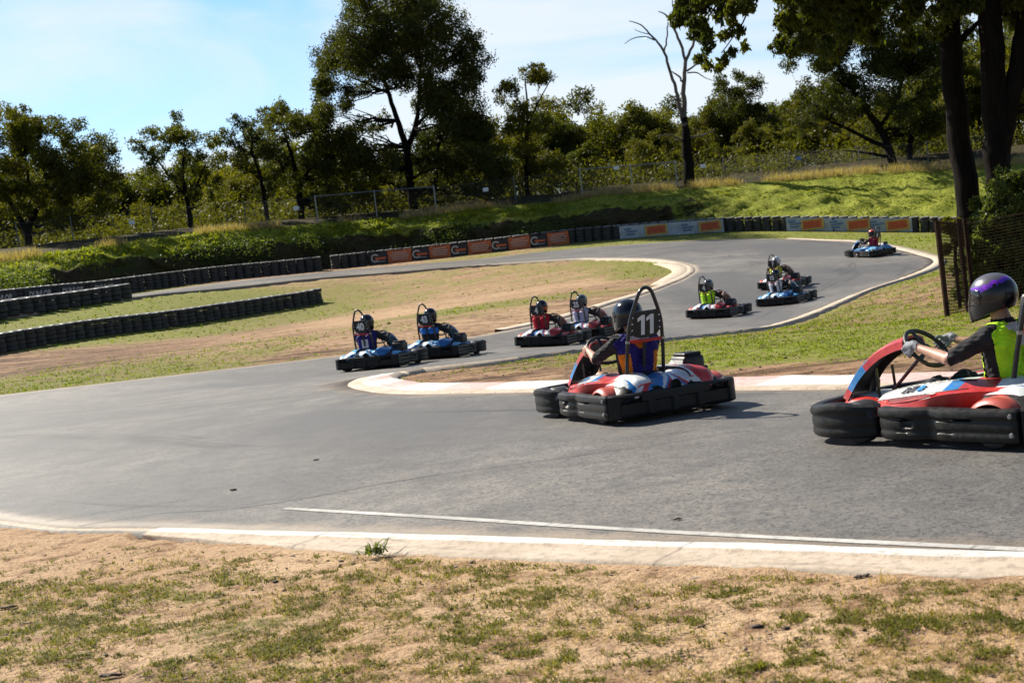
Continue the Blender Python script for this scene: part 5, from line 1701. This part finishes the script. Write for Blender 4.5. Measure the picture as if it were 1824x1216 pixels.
def body_mesh():
    b = MB()
    for lab, a, ra, c, rb in BP:
        d = c - a
        L = d.length
        if L < 1e-6: d = Vector((0, 0, 1)); L = 1e-4
        d = d.normalized()
        u = d.cross(Vector((0, 0, 1)) if abs(d.z) < .9 else Vector((1, 0, 0))).normalized(); w = d.cross(u)
        secs = []
        for q in (-90, -65, -40, -15): secs.append((a + d * ra * math.sin(R(q)), max(ra * math.cos(R(q)), .0004)))
        for q in (15, 40, 65, 90): secs.append((c + d * rb * math.sin(R(q)), max(rb * math.cos(R(q)), .0004)))
        b.loft([[p + (u * math.cos(k * math.pi / 8) + w * math.sin(k * math.pi / 8)) * r for k in range(16)] for p, r in secs])
    o = b.build('person', [], None, 0)
    md = o.modifiers.new('r', 'REMESH'); md.mode = 'VOXEL'; md.voxel_size = .0058; md.adaptivity = 0
    sm = o.modifiers.new('s', 'SMOOTH'); sm.factor = .5; sm.iterations = 3
    dg = bpy.context.evaluated_depsgraph_get()
    me = bpy.data.meshes.new_from_object(o.evaluated_get(dg))
    bpy.data.objects.remove(o)
    V = np.zeros(len(me.vertices) * 3, np.float32); me.vertices.foreach_get('co', V); V = V.reshape(-1, 3)
    N = np.zeros_like(V).ravel(); me.vertices.foreach_get('normal', N); N = N.reshape(-1, 3)
    Q = np.array([list(p.vertices) for p in me.polygons if len(p.vertices) == 4])
    best = np.full(len(V), 9.); lab = np.zeros(len(V), int); par = np.zeros(len(V))
    names = ['torso', 'upper', 'fore', 'hand', 'thigh', 'shin', 'foot', 'neck', 'head']
    for l_, a, ra, c, rb in BP:
        a_, d = np.array(a), np.array(c - a)
        t = np.clip(((V - a_) @ d) / max(d @ d, 1e-9), 0, 1)
        dist = np.linalg.norm(V - a_ - t[:, None] * d, axis=1) - (ra + (rb - ra) * t)
        k = dist < best
        best[k] = dist[k]; lab[k] = names.index(l_); par[k] = t[k]
    return me, V, N, Q, lab, names


BODY, BV, BN, BQ, BLAB, BNAMES = body_mesh()
is_ = lambda *n: np.isin(BLAB, [BNAMES.index(x) for x in n])
M['skin'] = worn('skin', (.42, .235, .165), .5, 0, .4, var=.15, scale=12, bump=.05)
M['tee'] = worn('dark_cotton', (.022, .022, .025), .85, 0, .2, var=.3, scale=14, bump=.3)
M['trouser'] = worn('dark_trousers', (.014, .015, .022), .85, 0, .2, var=.3, scale=14, bump=.3)
M['glove'] = worn('grey_glove', (.22, .23, .26), .7, 0, .3, var=.35, scale=25, bump=.3)
M['shoe'] = worn('dark_shoe', (.02, .02, .02), .6)
BODY.materials.clear(); BODY.materials.append(M['skin']); BODY.polygons.foreach_set('use_smooth', [True] * len(BODY.polygons))

# folds in cloth
_f = lambda p, k, a: np.sin(p @ np.array(a) * k)
wr = (_f(BV, 95, (.7, .5, .9)) * _f(BV, 60, (-.5, .9, .6)) + .6 * _f(BV, 150, (.2, -.8, 1.1))) * .0034


def shell(name, mask, off, parent, mats, pick=None, wrinkle=1.0):
    keep = mask[BQ].all(1)
    Q = BQ[keep]
    u, inv = np.unique(Q.ravel(), return_inverse=True)
    V = BV[u] + BN[u] * (np.broadcast_to(off, len(BV))[u] + wr[u] * wrinkle)[:, None]
    Qn = inv.reshape(-1, 4)
    mi = pick(V[Qn].mean(1)) if pick else None
    return np_mesh(name, V, Qn, mats, parent, True, mi)


def helmet(parent, mats, pick, tilt=0.0, res=(40, 72)):
    """full-face helmet: shell, visor, liner"""
    nt_, npn = res
    th = np.linspace(.02, 1.0, nt_)[:, None]; ph = np.linspace(0, 2 * np.pi, npn, endpoint=False)[None, :]
    f = (1 + np.cos(ph)) / 2                                  # 1 at the front
    zb = -.078 - .105 * f ** 1.2
    a = th * np.pi * .5
    zt = np.cos(th * np.pi * .60)
    zz = np.where(zt > 0, zt * .158, 0) + np.where(zt <= 0, zt / math.cos(math.pi * .60) * zb, 0) * -1 * -1
    rr = np.where(zt > 0, np.sqrt(np.maximum(0, 1 - zt ** 2.3)), 1 - .16 * (zt / math.cos(math.pi * .60)) ** 2 * (1 - .35 * f))
    X = rr * np.cos(ph) * np.where(np.cos(ph) > 0, .172, .165) + .030 * f ** 4 * np.clip(-zz / .09, 0, 1)
    Y = rr * np.sin(ph) * .138
    Z = np.broadcast_to(zz, X.shape)
    c = np.array([-.300, SY, .995])
    V = np.stack([X, Y, Z + 0 * X], -1)
    ix = np.arange(nt_ * npn).reshape(nt_, npn); nx = np.roll(ix, -1, 1)
    Q = np.stack([ix[:-1], ix[1:], nx[1:], nx[:-1]], -1).reshape(-1, 4)
    rot = np.array([[math.cos(tilt), -math.sin(tilt), 0], [math.sin(tilt), math.cos(tilt), 0], [0, 0, 1]])
    ctr = V.reshape(-1, 3)[Q].mean(1)
    inner = V.reshape(-1, 3) * [.93, .92, .97] - [0, 0, .002]
    # outer wall, rim, inner wall
    Vall = np.concatenate([V.reshape(-1, 3), inner]) @ rot.T + c
    n0 = nt_ * npn
    rim = np.stack([ix[-1], ix[-1] + n0, nx[-1] + n0, nx[-1]], -1)
    inn = (Q + n0)[:, ::-1]
    mi = np.r_[pick(ctr), np.full(len(rim), len(mats) - 1), np.full(len(inn), len(mats) - 1)]
    h = np_mesh('helmet', Vall, np.concatenate([Q, rim, inn]), mats, parent, True, mi)
    # visor
    phq = np.arctan2(ctr[:, 1], ctr[:, 0])
    k = (np.abs(phq) < R(72)) & (ctr[:, 2] > -.058) & (ctr[:, 2] < .062 - .012 * np.abs(phq))
    u, inv = np.unique(Q[k].ravel(), return_inverse=True)
    Vv = V.reshape(-1, 3)[u] * [1.028, 1.03, 1.0]
    Vi = V.reshape(-1, 3)[u] * [1.004, 1.004, 1.0]
    q1 = inv.reshape(-1, 4); q2 = (q1 + len(u))[:, ::-1]
    ed = {}
    for f_ in q1:
        for i in range(4):
            e = (int(f_[i]), int(f_[(i + 1) % 4]))
            if (e[1], e[0]) in ed: ed.pop((e[1], e[0]))
            else: ed[e] = 1
    side = np.array([(b_, a_, a_ + len(u), b_ + len(u)) for a_, b_ in ed])
    np_mesh('visor', np.concatenate([Vv, Vi]) @ rot.T + c, np.concatenate([q1, q2, side]), M['visor'], h, True)
    b = MB()
    for y in (.128, -.128):
        b.lathe([(.0, .011), (.017, .010), (.022, .0)], c=(0.045, 0, .0), axis='Y', seg=14)
    n_ = len(b.v) // 2
    b.v = [((np.array([p[0], (p[1] + .131) * (1 if i < n_ else -1), p[2]]) @ rot.T + c)).tolist() for i, p in enumerate(b.v)]
    b.build('visor_pivot', M['black'], h, 50)
    return h


M['visor'] = worn('dark_visor', (.008, .008, .010), .08, 0, .8, var=.1)
M['h_black'] = worn('glossy_black_shell', (.006, .008, .013), .10, 0, .35, var=.15, coat=.25)
M['h_satin'] = worn('satin_black_shell', (.014, .015, .019), .34, 0, .5, var=.15)
M['h_white'] = worn('pale_shell', (.55, .57, .62), .25, 0, .5, var=.1, coat=.4)
def mat_flame():
    t = NT('flame_painted_shell')
    s = t.n('ShaderNodeSeparateXYZ'); t.l(t.coord('Object'), s.inputs[0])
    x = t.math('ADD', s.outputs['X'], .300); z = t.math('SUBTRACT', s.outputs['Z'], .995)
    n = t.math('MULTIPLY', t.math('SUBTRACT', t.noise(t.coord('Object', (1, 1, .5)), 22, 2, .5, 1.2), .5), .055)
    e = t.math('ADD', t.math('SUBTRACT', z, t.math('ADD', .064, t.math('MULTIPLY', t.math('MAXIMUM', t.math('MULTIPLY', x, -1.0), -.02), .50))), t.math('MULTIPLY', n, .7))
    c = t.mix(t.ramp(t.math('ADD', t.math('MULTIPLY', e, 8), .5), [(.46, 0), (.54, 1)]), (.005, .005, .008), (.085, .085, .10))
    bd = t.math('ABSOLUTE', t.math('ADD', e, t.math('ADD', n, .004)))
    pc = t.mix(t.ramp(t.noise(t.coord('Object'), 30, 3), [(.4, 0), (.6, 1)]), (.10, .012, .36), (.22, .03, .55))
    pc = t.mix(t.ramp(t.math('MULTIPLY', x, -6), [(.5, 0), (.9, 1)]), pc, (.05, .03, .50))
    c = t.mix(t.ramp(t.math('MULTIPLY', bd, 20), [(.30, 1), (.48, 0)]), c, pc)
    return t.done(t.principled(c, .3, 0, .5, None, .25))
M['h_flame'] = mat_flame()
M['h_silver'] = worn('silver_shell', (.42, .43, .45), .3, .3, .5, var=.1)
M['h_purple'] = worn('purple_flame', (.16, .012, .42), .25, .2, .5, var=.35, scale=20)
M['h_red'] = worn('orange_red_shell', (.55, .06, .018), .25, 0, .5, var=.15, coat=.4)
M['h_grey'] = worn('grey_shell', (.07, .085, .10), .2, 0, .5, var=.2, coat=.5)
M['liner'] = worn('black_liner', (.008, .008, .008), .95, var=.1)
M['strap_white'] = worn('pale_reflective_tape', (.62, .63, .66), .45, var=.12)
for n_, c_ in (('navy', (.018, .012, .14)), ('orange', (.72, .20, .012)), ('lime', (.44, .80, .02)), ('pink', (.52, .015, .06)), ('lilac', (.44, .44, .60)), ('black_c', (.014, .014, .016)), ('azure', (.03, .18, .58)), ('yellow', (.50, .50, .03)), ('white_c', (.60, .60, .68)), ('magenta', (.33, .012, .07)), ('crimson', (.42, .012, .03))):
    M[n_] = worn('cloth_' + n_, c_, .75, 0, .25, var=.22, scale=10, bump=.25)


def put(root, px, py, D, yaw):
    """stand a thing on the track; yaw = degrees left of straight ahead; follows the slope"""
    p = G(px, py, D)
    e = .4
    gx = float(gz(p.x + e, p.y) - gz(p.x - e, p.y)) / (2 * e); gy = float(gz(p.x, p.y + e) - gz(p.x, p.y - e)) / (2 * e)
    up = Vector((-gx, -gy, 1)).normalized()
    a = R(90 + yaw); f = Vector((math.cos(a), math.sin(a), 0)); f = (f - up * f.dot(up)).normalized(); l = up.cross(f)
    m = Matrix((f, l, up)).transposed().to_4x4(); m.translation = Vector((p.x, p.y, p.z + .016 + .0004 * p.y))
    root.matrix_world = m
    return m


def driver(label, group, m, vest, vpick, hm, hpick, sleeves=False, shorts=False, gloves=True, turn=0.0):
    o = bpy.data.objects.new('person', BODY); COL.objects.link(o)
    tag(o, label, 'person', group)
    sl = .44 if not sleeves else 9
    up_ok = is_('upper') & (BV[:, 0] < (-.115 if not sleeves else 9))
    fr = is_('torso') | up_ok | (is_('fore') if sleeves else False)
    nk = is_('neck') & (BV[:, 2] < .838)
    shell('shirt', fr | nk, .007, o, M['tee'])
    vm = (is_('torso') | is_('neck')) & (BV[:, 2] > .33) & (BV[:, 2] < .80) & ((np.abs(BV[:, 1] - SY) < .158) | (BV[:, 2] < .43) | (BV[:, 0] < -.40))
    shell('vest', vm, .017, o, vest, vpick, 1.3)
    if shorts:
        shell('shorts', is_('thigh') & (BV[:, 0] < .05) | (is_('torso') & (BV[:, 2] < .34)), .012, o, M['trouser'])
    else:
        shell('trousers', is_('thigh', 'shin') & (BV[:, 0] < .47) | (is_('torso') & (BV[:, 2] < .34)), .011, o, M['trouser'])
    for sd in (BV[:, 1] > SY, BV[:, 1] < SY): shell('shoe', (is_('foot') | (is_('shin') & (BV[:, 0] > .46))) & sd, .010, o, M['shoe'], None, 0)
    if gloves:
        for sd in (BV[:, 1] > SY, BV[:, 1] < SY): shell('glove', (is_('hand') | (is_('fore') & (BV[:, 0] > .205))) & sd, .0022, o, M['glove'], None, .3)
    helmet(o, hm, hpick, turn, (110, 200) if hpick is h_flame else (40, 72))
    o.matrix_world = m
    return o


def digits(kart, s):
    pl = [c for c in kart.children if c.name.startswith('number_plate')][0]
    m = Matrix(((0, 0, -1), (-1, 0, 0), (0, 1, 0))).to_4x4()      # reads from behind
    hxx = -.50 - .235 * (.897 - .36)
    m = Matrix.Translation((0, 0, 0)) @ Matrix.Rotation(-math.atan(.235), 4, 'Y') @ m
    m.translation = Vector((hxx - .0145, SY, .897))
    if s == '11':
        # two heavy ones with slanting flags, as on the plate
        b = MB()
        for ox in (-.058, .040):
            pg = [(.004, -.098), (.044, -.098), (.044, .098), (.012, .098), (-.036, .070), (-.036, .034), (.004, .052)]
            b.loft([[(x + ox, y, .0) for x, y in pg], [(x + ox, y, .0015) for x, y in pg]])
        b.v = [tuple(m @ Vector(v)) for v in b.v]
        b.build('number', M['digit'], pl, 0)
    else:
        text_obj('number', s, .205 if len(s) < 3 else .17, M['digit'], pl, m, .001, .010, 0, .80)


SWAP = {'kart_red': 'b_main', 'kart_white': 'b_light', 'kart_blue': 'white', 'fender_sheen_red': 'b_light', 'recess_shade_red': 'b_shade'}


def recolour(o):
    for s in o.material_slots:
        if s.material and s.material.name in SWAP:
            m = M[SWAP[s.material.name]]; s.link = 'OBJECT'; s.material = m
    for c in o.children: recolour(c)


zone = lambda *a: a
def solid(V): return np.zeros(len(V), int)


def v_navy(V):            # 0 navy 1 orange 2 pale tape
    y, z = V[:, 1] - SY, V[:, 2]; r = np.zeros(len(V), int)
    r[(np.abs(y) > .105 + .12 * (z - .40)) & (z < .625)] = 1
    r[(V[:, 0] < -.30) & (z > .665) & (z < .745) & (np.abs(y) < .02 + .95 * (z - .665))] = 1
    r[(z > .752) & (z < .79) & (np.abs(y) < .12)] = 2
    return r
def v_lime(V):            # 0 lime 1 pale tape
    y, z = V[:, 1] - SY, V[:, 2]; r = np.zeros(len(V), int)
    r[(z < .375)] = 1
    r[(z > .758) & (z < .79) & (np.abs(y) < .12)] = 1
    r[(V[:, 0] < -.36) & (np.abs(y) < .05) & (z > .64)] = 1
    return r
def v_patch(V):           # 0 main 1 patch on the back
    y, z = V[:, 1] - SY, V[:, 2]; r = np.zeros(len(V), int)
    r[(V[:, 0] < -.36) & (np.abs(y) < .075) & (z > .45) & (z < .63)] = 1
    return r
def v_band(V):
    z = V[:, 2]; r = np.zeros(len(V), int); r[(z > .57) & (z < .70)] = 1; return r
def h_flame(C): return np.zeros(len(C), int)
def h_top(C): r = np.zeros(len(C), int); r[C[:, 2] > .07] = 1; return r
def h_side(C): r = np.zeros(len(C), int); r[(C[:, 0] > .0) | (C[:, 2] < -.02)] = 1; return r

G_K = 'racing karts on the track'; G_P = 'kart drivers'
SPEC = [  # px, py, D, yaw, colour, number, kart label, driver label, vest, pattern, helmet, pattern, options
    (1133, 738, 13.6, 23, 'r', '11', 'red white and blue racing kart with number 11 on its plate', 'driver in black helmet and navy vest with orange panels, in kart number 11',
     ['navy', 'orange', 'strap_white'], v_navy, ['h_black', 'h_grey', 'liner'], solid, dict(shorts=True, gloves=False, turn=.15)),
    (1746, 756, 9.75, 37, 'r', '8', 'large red racing kart in the foreground, cut by the right edge of the photo', 'driver in lime vest and black helmet with purple flames, at the right edge',
     ['lime', 'strap_white'], v_lime, ['h_flame', 'liner'], h_flame, dict(gloves=True, turn=.12)),
    (681, 648, 28.6, -19, 'b', '40', 'blue racing kart with number 40, leftmost of the karts on the track', 'driver in navy vest with a pale back patch, in the leftmost blue kart',
     ['navy', 'white_c'], v_patch, ['h_black', 'liner'], solid, dict(sleeves=True)),
    (790, 630, 31.0, -22, 'b', '43', 'blue racing kart with number 43 just ahead of the leftmost kart', 'driver in black and azure vest, in the second blue kart from the left',
     ['black_c', 'azure'], v_band, ['h_black', 'liner'], solid, dict(sleeves=True)),
    (985, 610, 34.0, -26, 'r', '4', 'red racing kart whose driver has an orange red helmet', 'driver in crimson vest and orange red helmet', ['crimson', 'black_c'], solid, ['h_black', 'h_red', 'liner'], h_side, dict(sleeves=True)),
    (1056, 601, 36.0, -30, 'r', '25', 'red racing kart partly hidden behind kart number 11', 'driver in pale lilac vest and dark helmet, half hidden behind the kart with number 11', ['lilac', 'strap_white'], solid, ['h_grey', 'liner'], solid, dict(sleeves=True)),
    (1280, 562, 40.5, -34, 'r', '4', 'red racing kart of the driver in lime vest, left of the pair', 'driver in lime vest and grey helmet in a distant red kart', ['lime', 'black_c'], v_band and solid, ['h_grey', 'liner'], solid, dict(sleeves=False)),
    (1401, 540, 43.5, -36, 'b', '10', 'distant blue racing kart, front one of the overlapping pair', 'driver in white vest and black helmet, in the front kart of the pair', ['white_c', 'black_c'], v_patch, ['h_black', 'liner'], solid, dict(sleeves=False)),
    (1397, 510, 48.5, -34, 'r', '7', 'distant red racing kart, rear one of the overlapping pair', 'driver in yellow green vest and white helmet', ['yellow', 'black_c'], v_patch, ['h_white', 'liner'], solid, dict(sleeves=True)),
    (1552, 453, 58.5, 24, 'b', '5', 'farthest racing kart, pale blue, in front of the advertising banner', 'driver in magenta vest, in the farthest kart', ['magenta', 'black_c'], solid, ['h_black', 'h_red', 'liner'], h_top, dict(sleeves=True)),
]
kts = []
for i, sp in enumerate(SPEC):
    kts.append(KART if i == 0 else copy_tree(KART))
for kt, (px, py, D, yaw, colr, num, kl, dl, vest, vp, hm, hp_, opt) in zip(kts, SPEC):
    tag(kt, kl, 'racing kart', G_K)
    digits(kt, num)
    if colr == 'b': recolour(kt)
    m = put(kt, px, py, D, yaw)
    driver(dl, G_P, m, [M[v] for v in vest], vp, [M[h] for h in hm], hp_, **opt)
# ------------------------------------------------------------------ grass, clods and litter on the bare ground
def ground_points(n, d0, d1, need, spread=.20, sc=1.0, x_ok=None):
    D = d0 * (d1 / d0) ** rng.random(n)
    X = rng.uniform(-.47, .47, n) * D
    c = cover(X, D)
    nz_ = (fbm(X * 1.3 * sc, D * 1.3 * sc, 4) - .5) * .9 + (fbm(X * 4 * sc + 50, D * 4 * sc, 4) - .5) * 1.7
    k = (c + nz_ + rng.normal(0, spread * .5, n)) > need
    X, D = X[k], D[k]
    ok = np.array([not on_track(a, b_, .55 if b_ < 12 else .7) for a, b_ in zip(X, D)], bool)
    X, D = X[ok], D[ok]
    return np.stack([X, D, gz(X, D) + .0], 1)


pn = ground_points(400000, 3.2, 11.5, .60, spread=.42, sc=3.2)
V1, T1_ = blade_tris(pn, rng.uniform(.006, .028, len(pn)), rng.uniform(.003, .006, len(pn)), 1.3, per=3)
o = np_mesh('short_grass', V1, T1_, M['blade_dry'], smooth=False); tag(o, 'short patchy grass on the sandy verge in the foreground', 'grass', kind='stuff')
ps = ground_points(45000, 3.2, 11.5, .38)
V1, T1_ = blade_tris(ps, rng.uniform(.006, .026, len(ps)), .0035, 1.4, per=3)
o = np_mesh('dry_short_grass', V1, T1_, M['straw'], smooth=False); tag(o, 'dead straw coloured grass on the sandy verge in the foreground', 'grass', kind='stuff')
pm = ground_points(130000, 13, 46, .68, sc=1.6)
V1, T1_ = blade_tris(pm, rng.uniform(.015, .055, len(pm)) * np.clip(pm[:, 1] / 24, .7, 1.2), rng.uniform(.008, .018, len(pm)) * np.clip(pm[:, 1] / 24, .7, 1.8), 1.0, per=3)
o = np_mesh('infield_grass', V1, T1_, M['blade'], smooth=False); tag(o, 'bright green grass on the infield between the arms of the track', 'grass', kind='stuff')
pf = ground_points(22000, 45, 97, .85, sc=.8)
V1, T1_ = blade_tris(pf, rng.uniform(.03, .11, len(pf)), rng.uniform(.03, .06, len(pf)), 1.0, per=3)
o = np_mesh('far_grass', V1, T1_, M['blade'], smooth=False); tag(o, 'green grass on the far side of the circuit below the bank', 'grass', kind='stuff')

# clods and small stones
def lumps(P0, r):
    n = len(P0)
    base = np.array([(1, 0, 0), (-1, 0, 0), (0, 1, 0), (0, -1, 0), (0, 0, 1), (0, 0, -1), (.6, .6, .6), (-.6, .6, .6), (-.6, -.6, .6), (.6, -.6, .6)], float)
    F_ = np.array([(0, 6, 4), (6, 2, 4), (2, 7, 4), (7, 1, 4), (1, 8, 4), (8, 3, 4), (3, 9, 4), (9, 0, 4), (0, 2, 6), (2, 1, 7), (1, 3, 8), (3, 0, 9), (2, 0, 5), (1, 2, 5), (3, 1, 5), (0, 3, 5)])
    V = base[None] * r[:, None, None] * rng.uniform(.6, 1.3, (n, 10, 1)) * np.stack([rng.uniform(.7, 1.6, n), rng.uniform(.7, 1.4, n), rng.uniform(.4, .8, n)], 1)[:, None, :] + P0[:, None, :]
    return V.reshape(-1, 3), (F_[None] + np.arange(n)[:, None, None] * 10).reshape(-1, 3)


M['clod'] = worn('dark_clod', (.060, .042, .030), .9, var=.6, scale=3)
M['stone'] = worn('pale_stone', (.30, .24, .19), .85, var=.4, scale=3)
for nm, n_, mt, r0, r1, lab in (('earth_crumbs', 1300, 'clod', .005, .015, 'dark crumbs of earth scattered over the sandy verge'), ('gravel', 1100, 'stone', .004, .012, 'small pale stones scattered over the sandy verge')):
    pq = ground_points(n_ * 2, 3.2, 10.5, -9)[:n_]
    V1, T1_ = lumps(pq, r0 + (r1 - r0) * rng.random(len(pq)) ** 3)
    o = np_mesh(nm, V1, T1_, M[mt], smooth=False); tag(o, lab, nm.replace('_', ' '), kind='stuff')
pq = ground_points(2000, 14, 30, -9); V1, T1_ = lumps(pq, .008 + .016 * rng.random(len(pq)) ** 3)
o = np_mesh('earth_crumbs', V1, T1_, M['clod'], smooth=False); tag(o, 'dark crumbs of earth on the bare infield inside the bend', 'earth crumbs', kind='stuff')


def one_lump(px, py, r, mat, name, label, cat, flat=.6, D=None, lift=0):
    p = G(px, py, D)
    V1, T1_ = lumps(np.zeros((5, 3)) + rng.normal(0, r * .5, (5, 3)) * [1.2, .6, .2], np.full(5, r * .8))
    o = np_mesh(name, V1 * [1.4, 1, flat], T1_, M[mat], smooth=False); o.location = p + Vector((0, 0, r * .25 + lift)); tag(o, label, cat)
    return o


one_lump(413, 877, .020, 'clod', 'earth_clod', 'dark clod of earth lying alone on the asphalt at left', 'clod', 1.0, lift=.02)
one_lump(563, 823, .014, 'clod', 'earth_clod', 'tiny dark clod on the asphalt left of the kerb tip', 'clod', .8, lift=.02)
one_lump(1205, 931, .014, 'clod', 'earth_clod', 'tiny dark clod on the asphalt just above the white line', 'clod', .8, lift=.02)
one_lump(205, 1203, .026, 'clod', 'earth_clod', 'dark lump of earth at the bottom left of the verge', 'clod', .7)
one_lump(14, 1083, .024, 'clod', 'earth_clod', 'dark lump of earth at the left edge of the verge', 'clod', .7)
one_lump(1535, 1028, .020, 'clod', 'earth_clod', 'dark lump of earth below the kerb at right', 'clod', .7)
one_lump(1350, 1116, .018, 'clod', 'earth_clod', 'dark lump of earth in the middle of the right verge', 'clod', .7)
M['pale_bark'] = worn('pale_bark_strip', (.45, .40, .34), .8, var=.2)
def stick(px, py, ln, an, mat, label, name='bark_strip'):
    p = G(px, py); b = MB()
    b.tube([(-ln / 2, 0, .006), (-ln * .1, .006, .014), (ln * .25, -.004, .012), (ln / 2, .003, .006)], [.003, .006, .005, .002], 6)
    o = b.build(name, M[mat], None, 40, loc=p); o.rotation_euler = (0, 0, an); o.scale.z = .5; tag(o, label, 'bark')
stick(63, 1092, .10, .5, 'pale_bark', 'pale strip of bark lying in the grass at the far left')
stick(44, 1112, .08, .25, 'clod', 'dark thin stick lying below the pale strip of bark', 'twig')
stick(254, 1207, .05, .25, 'clod', 'short dark stick at the bottom left beside a lump of earth', 'twig')
stick(168, 1032, .06, .4, 'clod', 'dark curled leaf of bark in the grass at left')
stick(1240, 1031, .09, .1, 'pale_bark', 'pale chip of bark on the sand below the kerb')
# the weed in the kerb joint
wp = G(665, 992); n_ = 26
V1, T1_ = blade_tris(np.repeat(np.array([[0, 0, 0.]]), n_, 0) + rng.normal(0, .02, (n_, 3)) * [1.5, .5, 0], rng.uniform(.05, .12, n_), .012, 1.5, per=2)
wd_ = np_mesh('weed', V1, T1_, M['leaf_shrub'], smooth=False); wd_.location = wp + Vector((0, 0, .02)); tag(wd_, 'green weed growing at the edge of the near kerb', 'weed')
for px, py in ((1410, 1033), (1575, 1040)):
    wp = G(px, py); V1, T1_ = blade_tris(rng.normal(0, .02, (14, 3)) * [1, .5, 0], rng.uniform(.04, .09, 14), .004, 1.0, per=2)
    w2 = np_mesh('grass_tuft', V1, T1_, M['straw'], smooth=False); w2.location = wp; tag(w2, 'wispy tuft of dry grass below the near kerb, the %s of two' % ('left one' if px < 1500 else 'right one'), 'grass tuft')
# ------------------------------------------------------------------ sky and sun
SUN_EL, SUN_AZ = R(40), R(-46)       # azimuth from straight ahead, minus = towards the left
wd = bpy.data.worlds.new('World'); SC.world = wd; wd.use_nodes = True
nt = wd.node_tree; nt.nodes.clear()
def wn(t, **k):
    x = nt.nodes.new(t)
    for a, b in k.items(): setattr(x, a, b)
    return x
out = wn('ShaderNodeOutputWorld'); bg = wn('ShaderNodeBackground')
sky = wn('ShaderNodeTexSky', sky_type='NISHITA'); sky.sun_disc = False
sky.sun_elevation = SUN_EL; sky.sun_rotation = SUN_AZ; sky.altitude = 300; sky.air_density = 1.0; sky.dust_density = .4; sky.ozone_density = 3.0
tc = wn('ShaderNodeTexCoord')
mp = wn('ShaderNodeMapping'); mp.inputs['Scale'].default_value = (1.3, 1.3, 6); mp.inputs['Rotation'].default_value = (0, R(5), R(20))
nz = wn('ShaderNodeTexNoise'); nz.inputs['Scale'].default_value = 1.5; nz.inputs['Detail'].default_value = 7; nz.inputs['Roughness'].default_value = .55; nz.inputs['Distortion'].default_value = .9
rp = wn('ShaderNodeValToRGB'); rp.color_ramp.elements[0].position = .36; rp.color_ramp.elements[1].position = .62
rp.color_ramp.elements[0].color = (.10, .10, .10, 1); rp.color_ramp.elements[1].color = (.86, .86, .86, 1)
sx = wn('ShaderNodeSeparateXYZ'); el = wn('ShaderNodeMapRange'); el.inputs[1].default_value = .19; el.inputs[2].default_value = .42; el.inputs[3].default_value = 1; el.inputs[4].default_value = .18
fw = wn('ShaderNodeMapRange'); fw.inputs[1].default_value = -.15; fw.inputs[2].default_value = .45; fw.inputs[3].default_value = 0; fw.inputs[4].default_value = 1
wf = wn('ShaderNodeMath', operation='MULTIPLY'); e2 = wn('ShaderNodeMapRange'); e2.inputs[1].default_value = .30; e2.inputs[2].default_value = .55; e2.inputs[3].default_value = 1; e2.inputs[4].default_value = 0; w2 = wn('ShaderNodeMath', operation='MULTIPLY')
ml = wn('ShaderNodeMath', operation='MULTIPLY')
gm = wn('ShaderNodeMix', data_type='RGBA', blend_type='MULTIPLY'); gm.inputs[7].default_value = (1.15, 1.5, 1.75, 1)
mx = wn('ShaderNodeMix', data_type='RGBA')
mx.inputs[7].default_value = (9.3, 9.8, 10.1, 1)
for a, b in ((tc.outputs['Generated'], mp.inputs[0]), (mp.outputs[0], nz.inputs[0]), (nz.outputs[0], rp.inputs[0]), (tc.outputs['Generated'], sx.inputs[0]), (sx.outputs['Z'], el.inputs[0]), (rp.outputs[0], ml.inputs[0]), (el.outputs[0], wf.inputs[0]), (sx.outputs['Y'], fw.inputs[0]), (fw.outputs[0], wf.inputs[1]), (wf.outputs[0], ml.inputs[1]), (ml.outputs[0], mx.inputs[0]), (sx.outputs['Z'], e2.inputs[0]), (e2.outputs[0], w2.inputs[0]), (fw.outputs[0], w2.inputs[1]), (sky.outputs[0], gm.inputs[6]), (w2.outputs[0], gm.inputs[0]), (gm.outputs[2], mx.inputs[6]), (mx.outputs[2], bg.inputs[0]), (bg.outputs[0], out.inputs[0])):
    nt.links.new(a, b)
bg.inputs[1].default_value = .050
sl = bpy.data.lights.new('sun', 'SUN'); sl.energy = 5.0; sl.angle = R(.53); sl.color = (1, .93, .80)
so = bpy.data.objects.new('sun', sl); COL.objects.link(so)
sd = Vector((math.sin(SUN_AZ) * math.cos(SUN_EL), math.cos(SUN_AZ) * math.cos(SUN_EL), math.sin(SUN_EL)))
so.rotation_euler = sd.to_track_quat('Z', 'Y').to_euler(); so.location = sd * 60
SC.view_settings.view_transform = 'Standard'; SC.view_settings.look = 'None'
SC.view_settings.exposure = 0.97; SC.view_settings.gamma = 1
SC.view_settings.use_curve_mapping = False
SC.cycles.max_bounces = 6; SC.cycles.diffuse_bounces = 3; SC.cycles.transparent_max_bounces = 8
SC.cycles.use_denoising = True
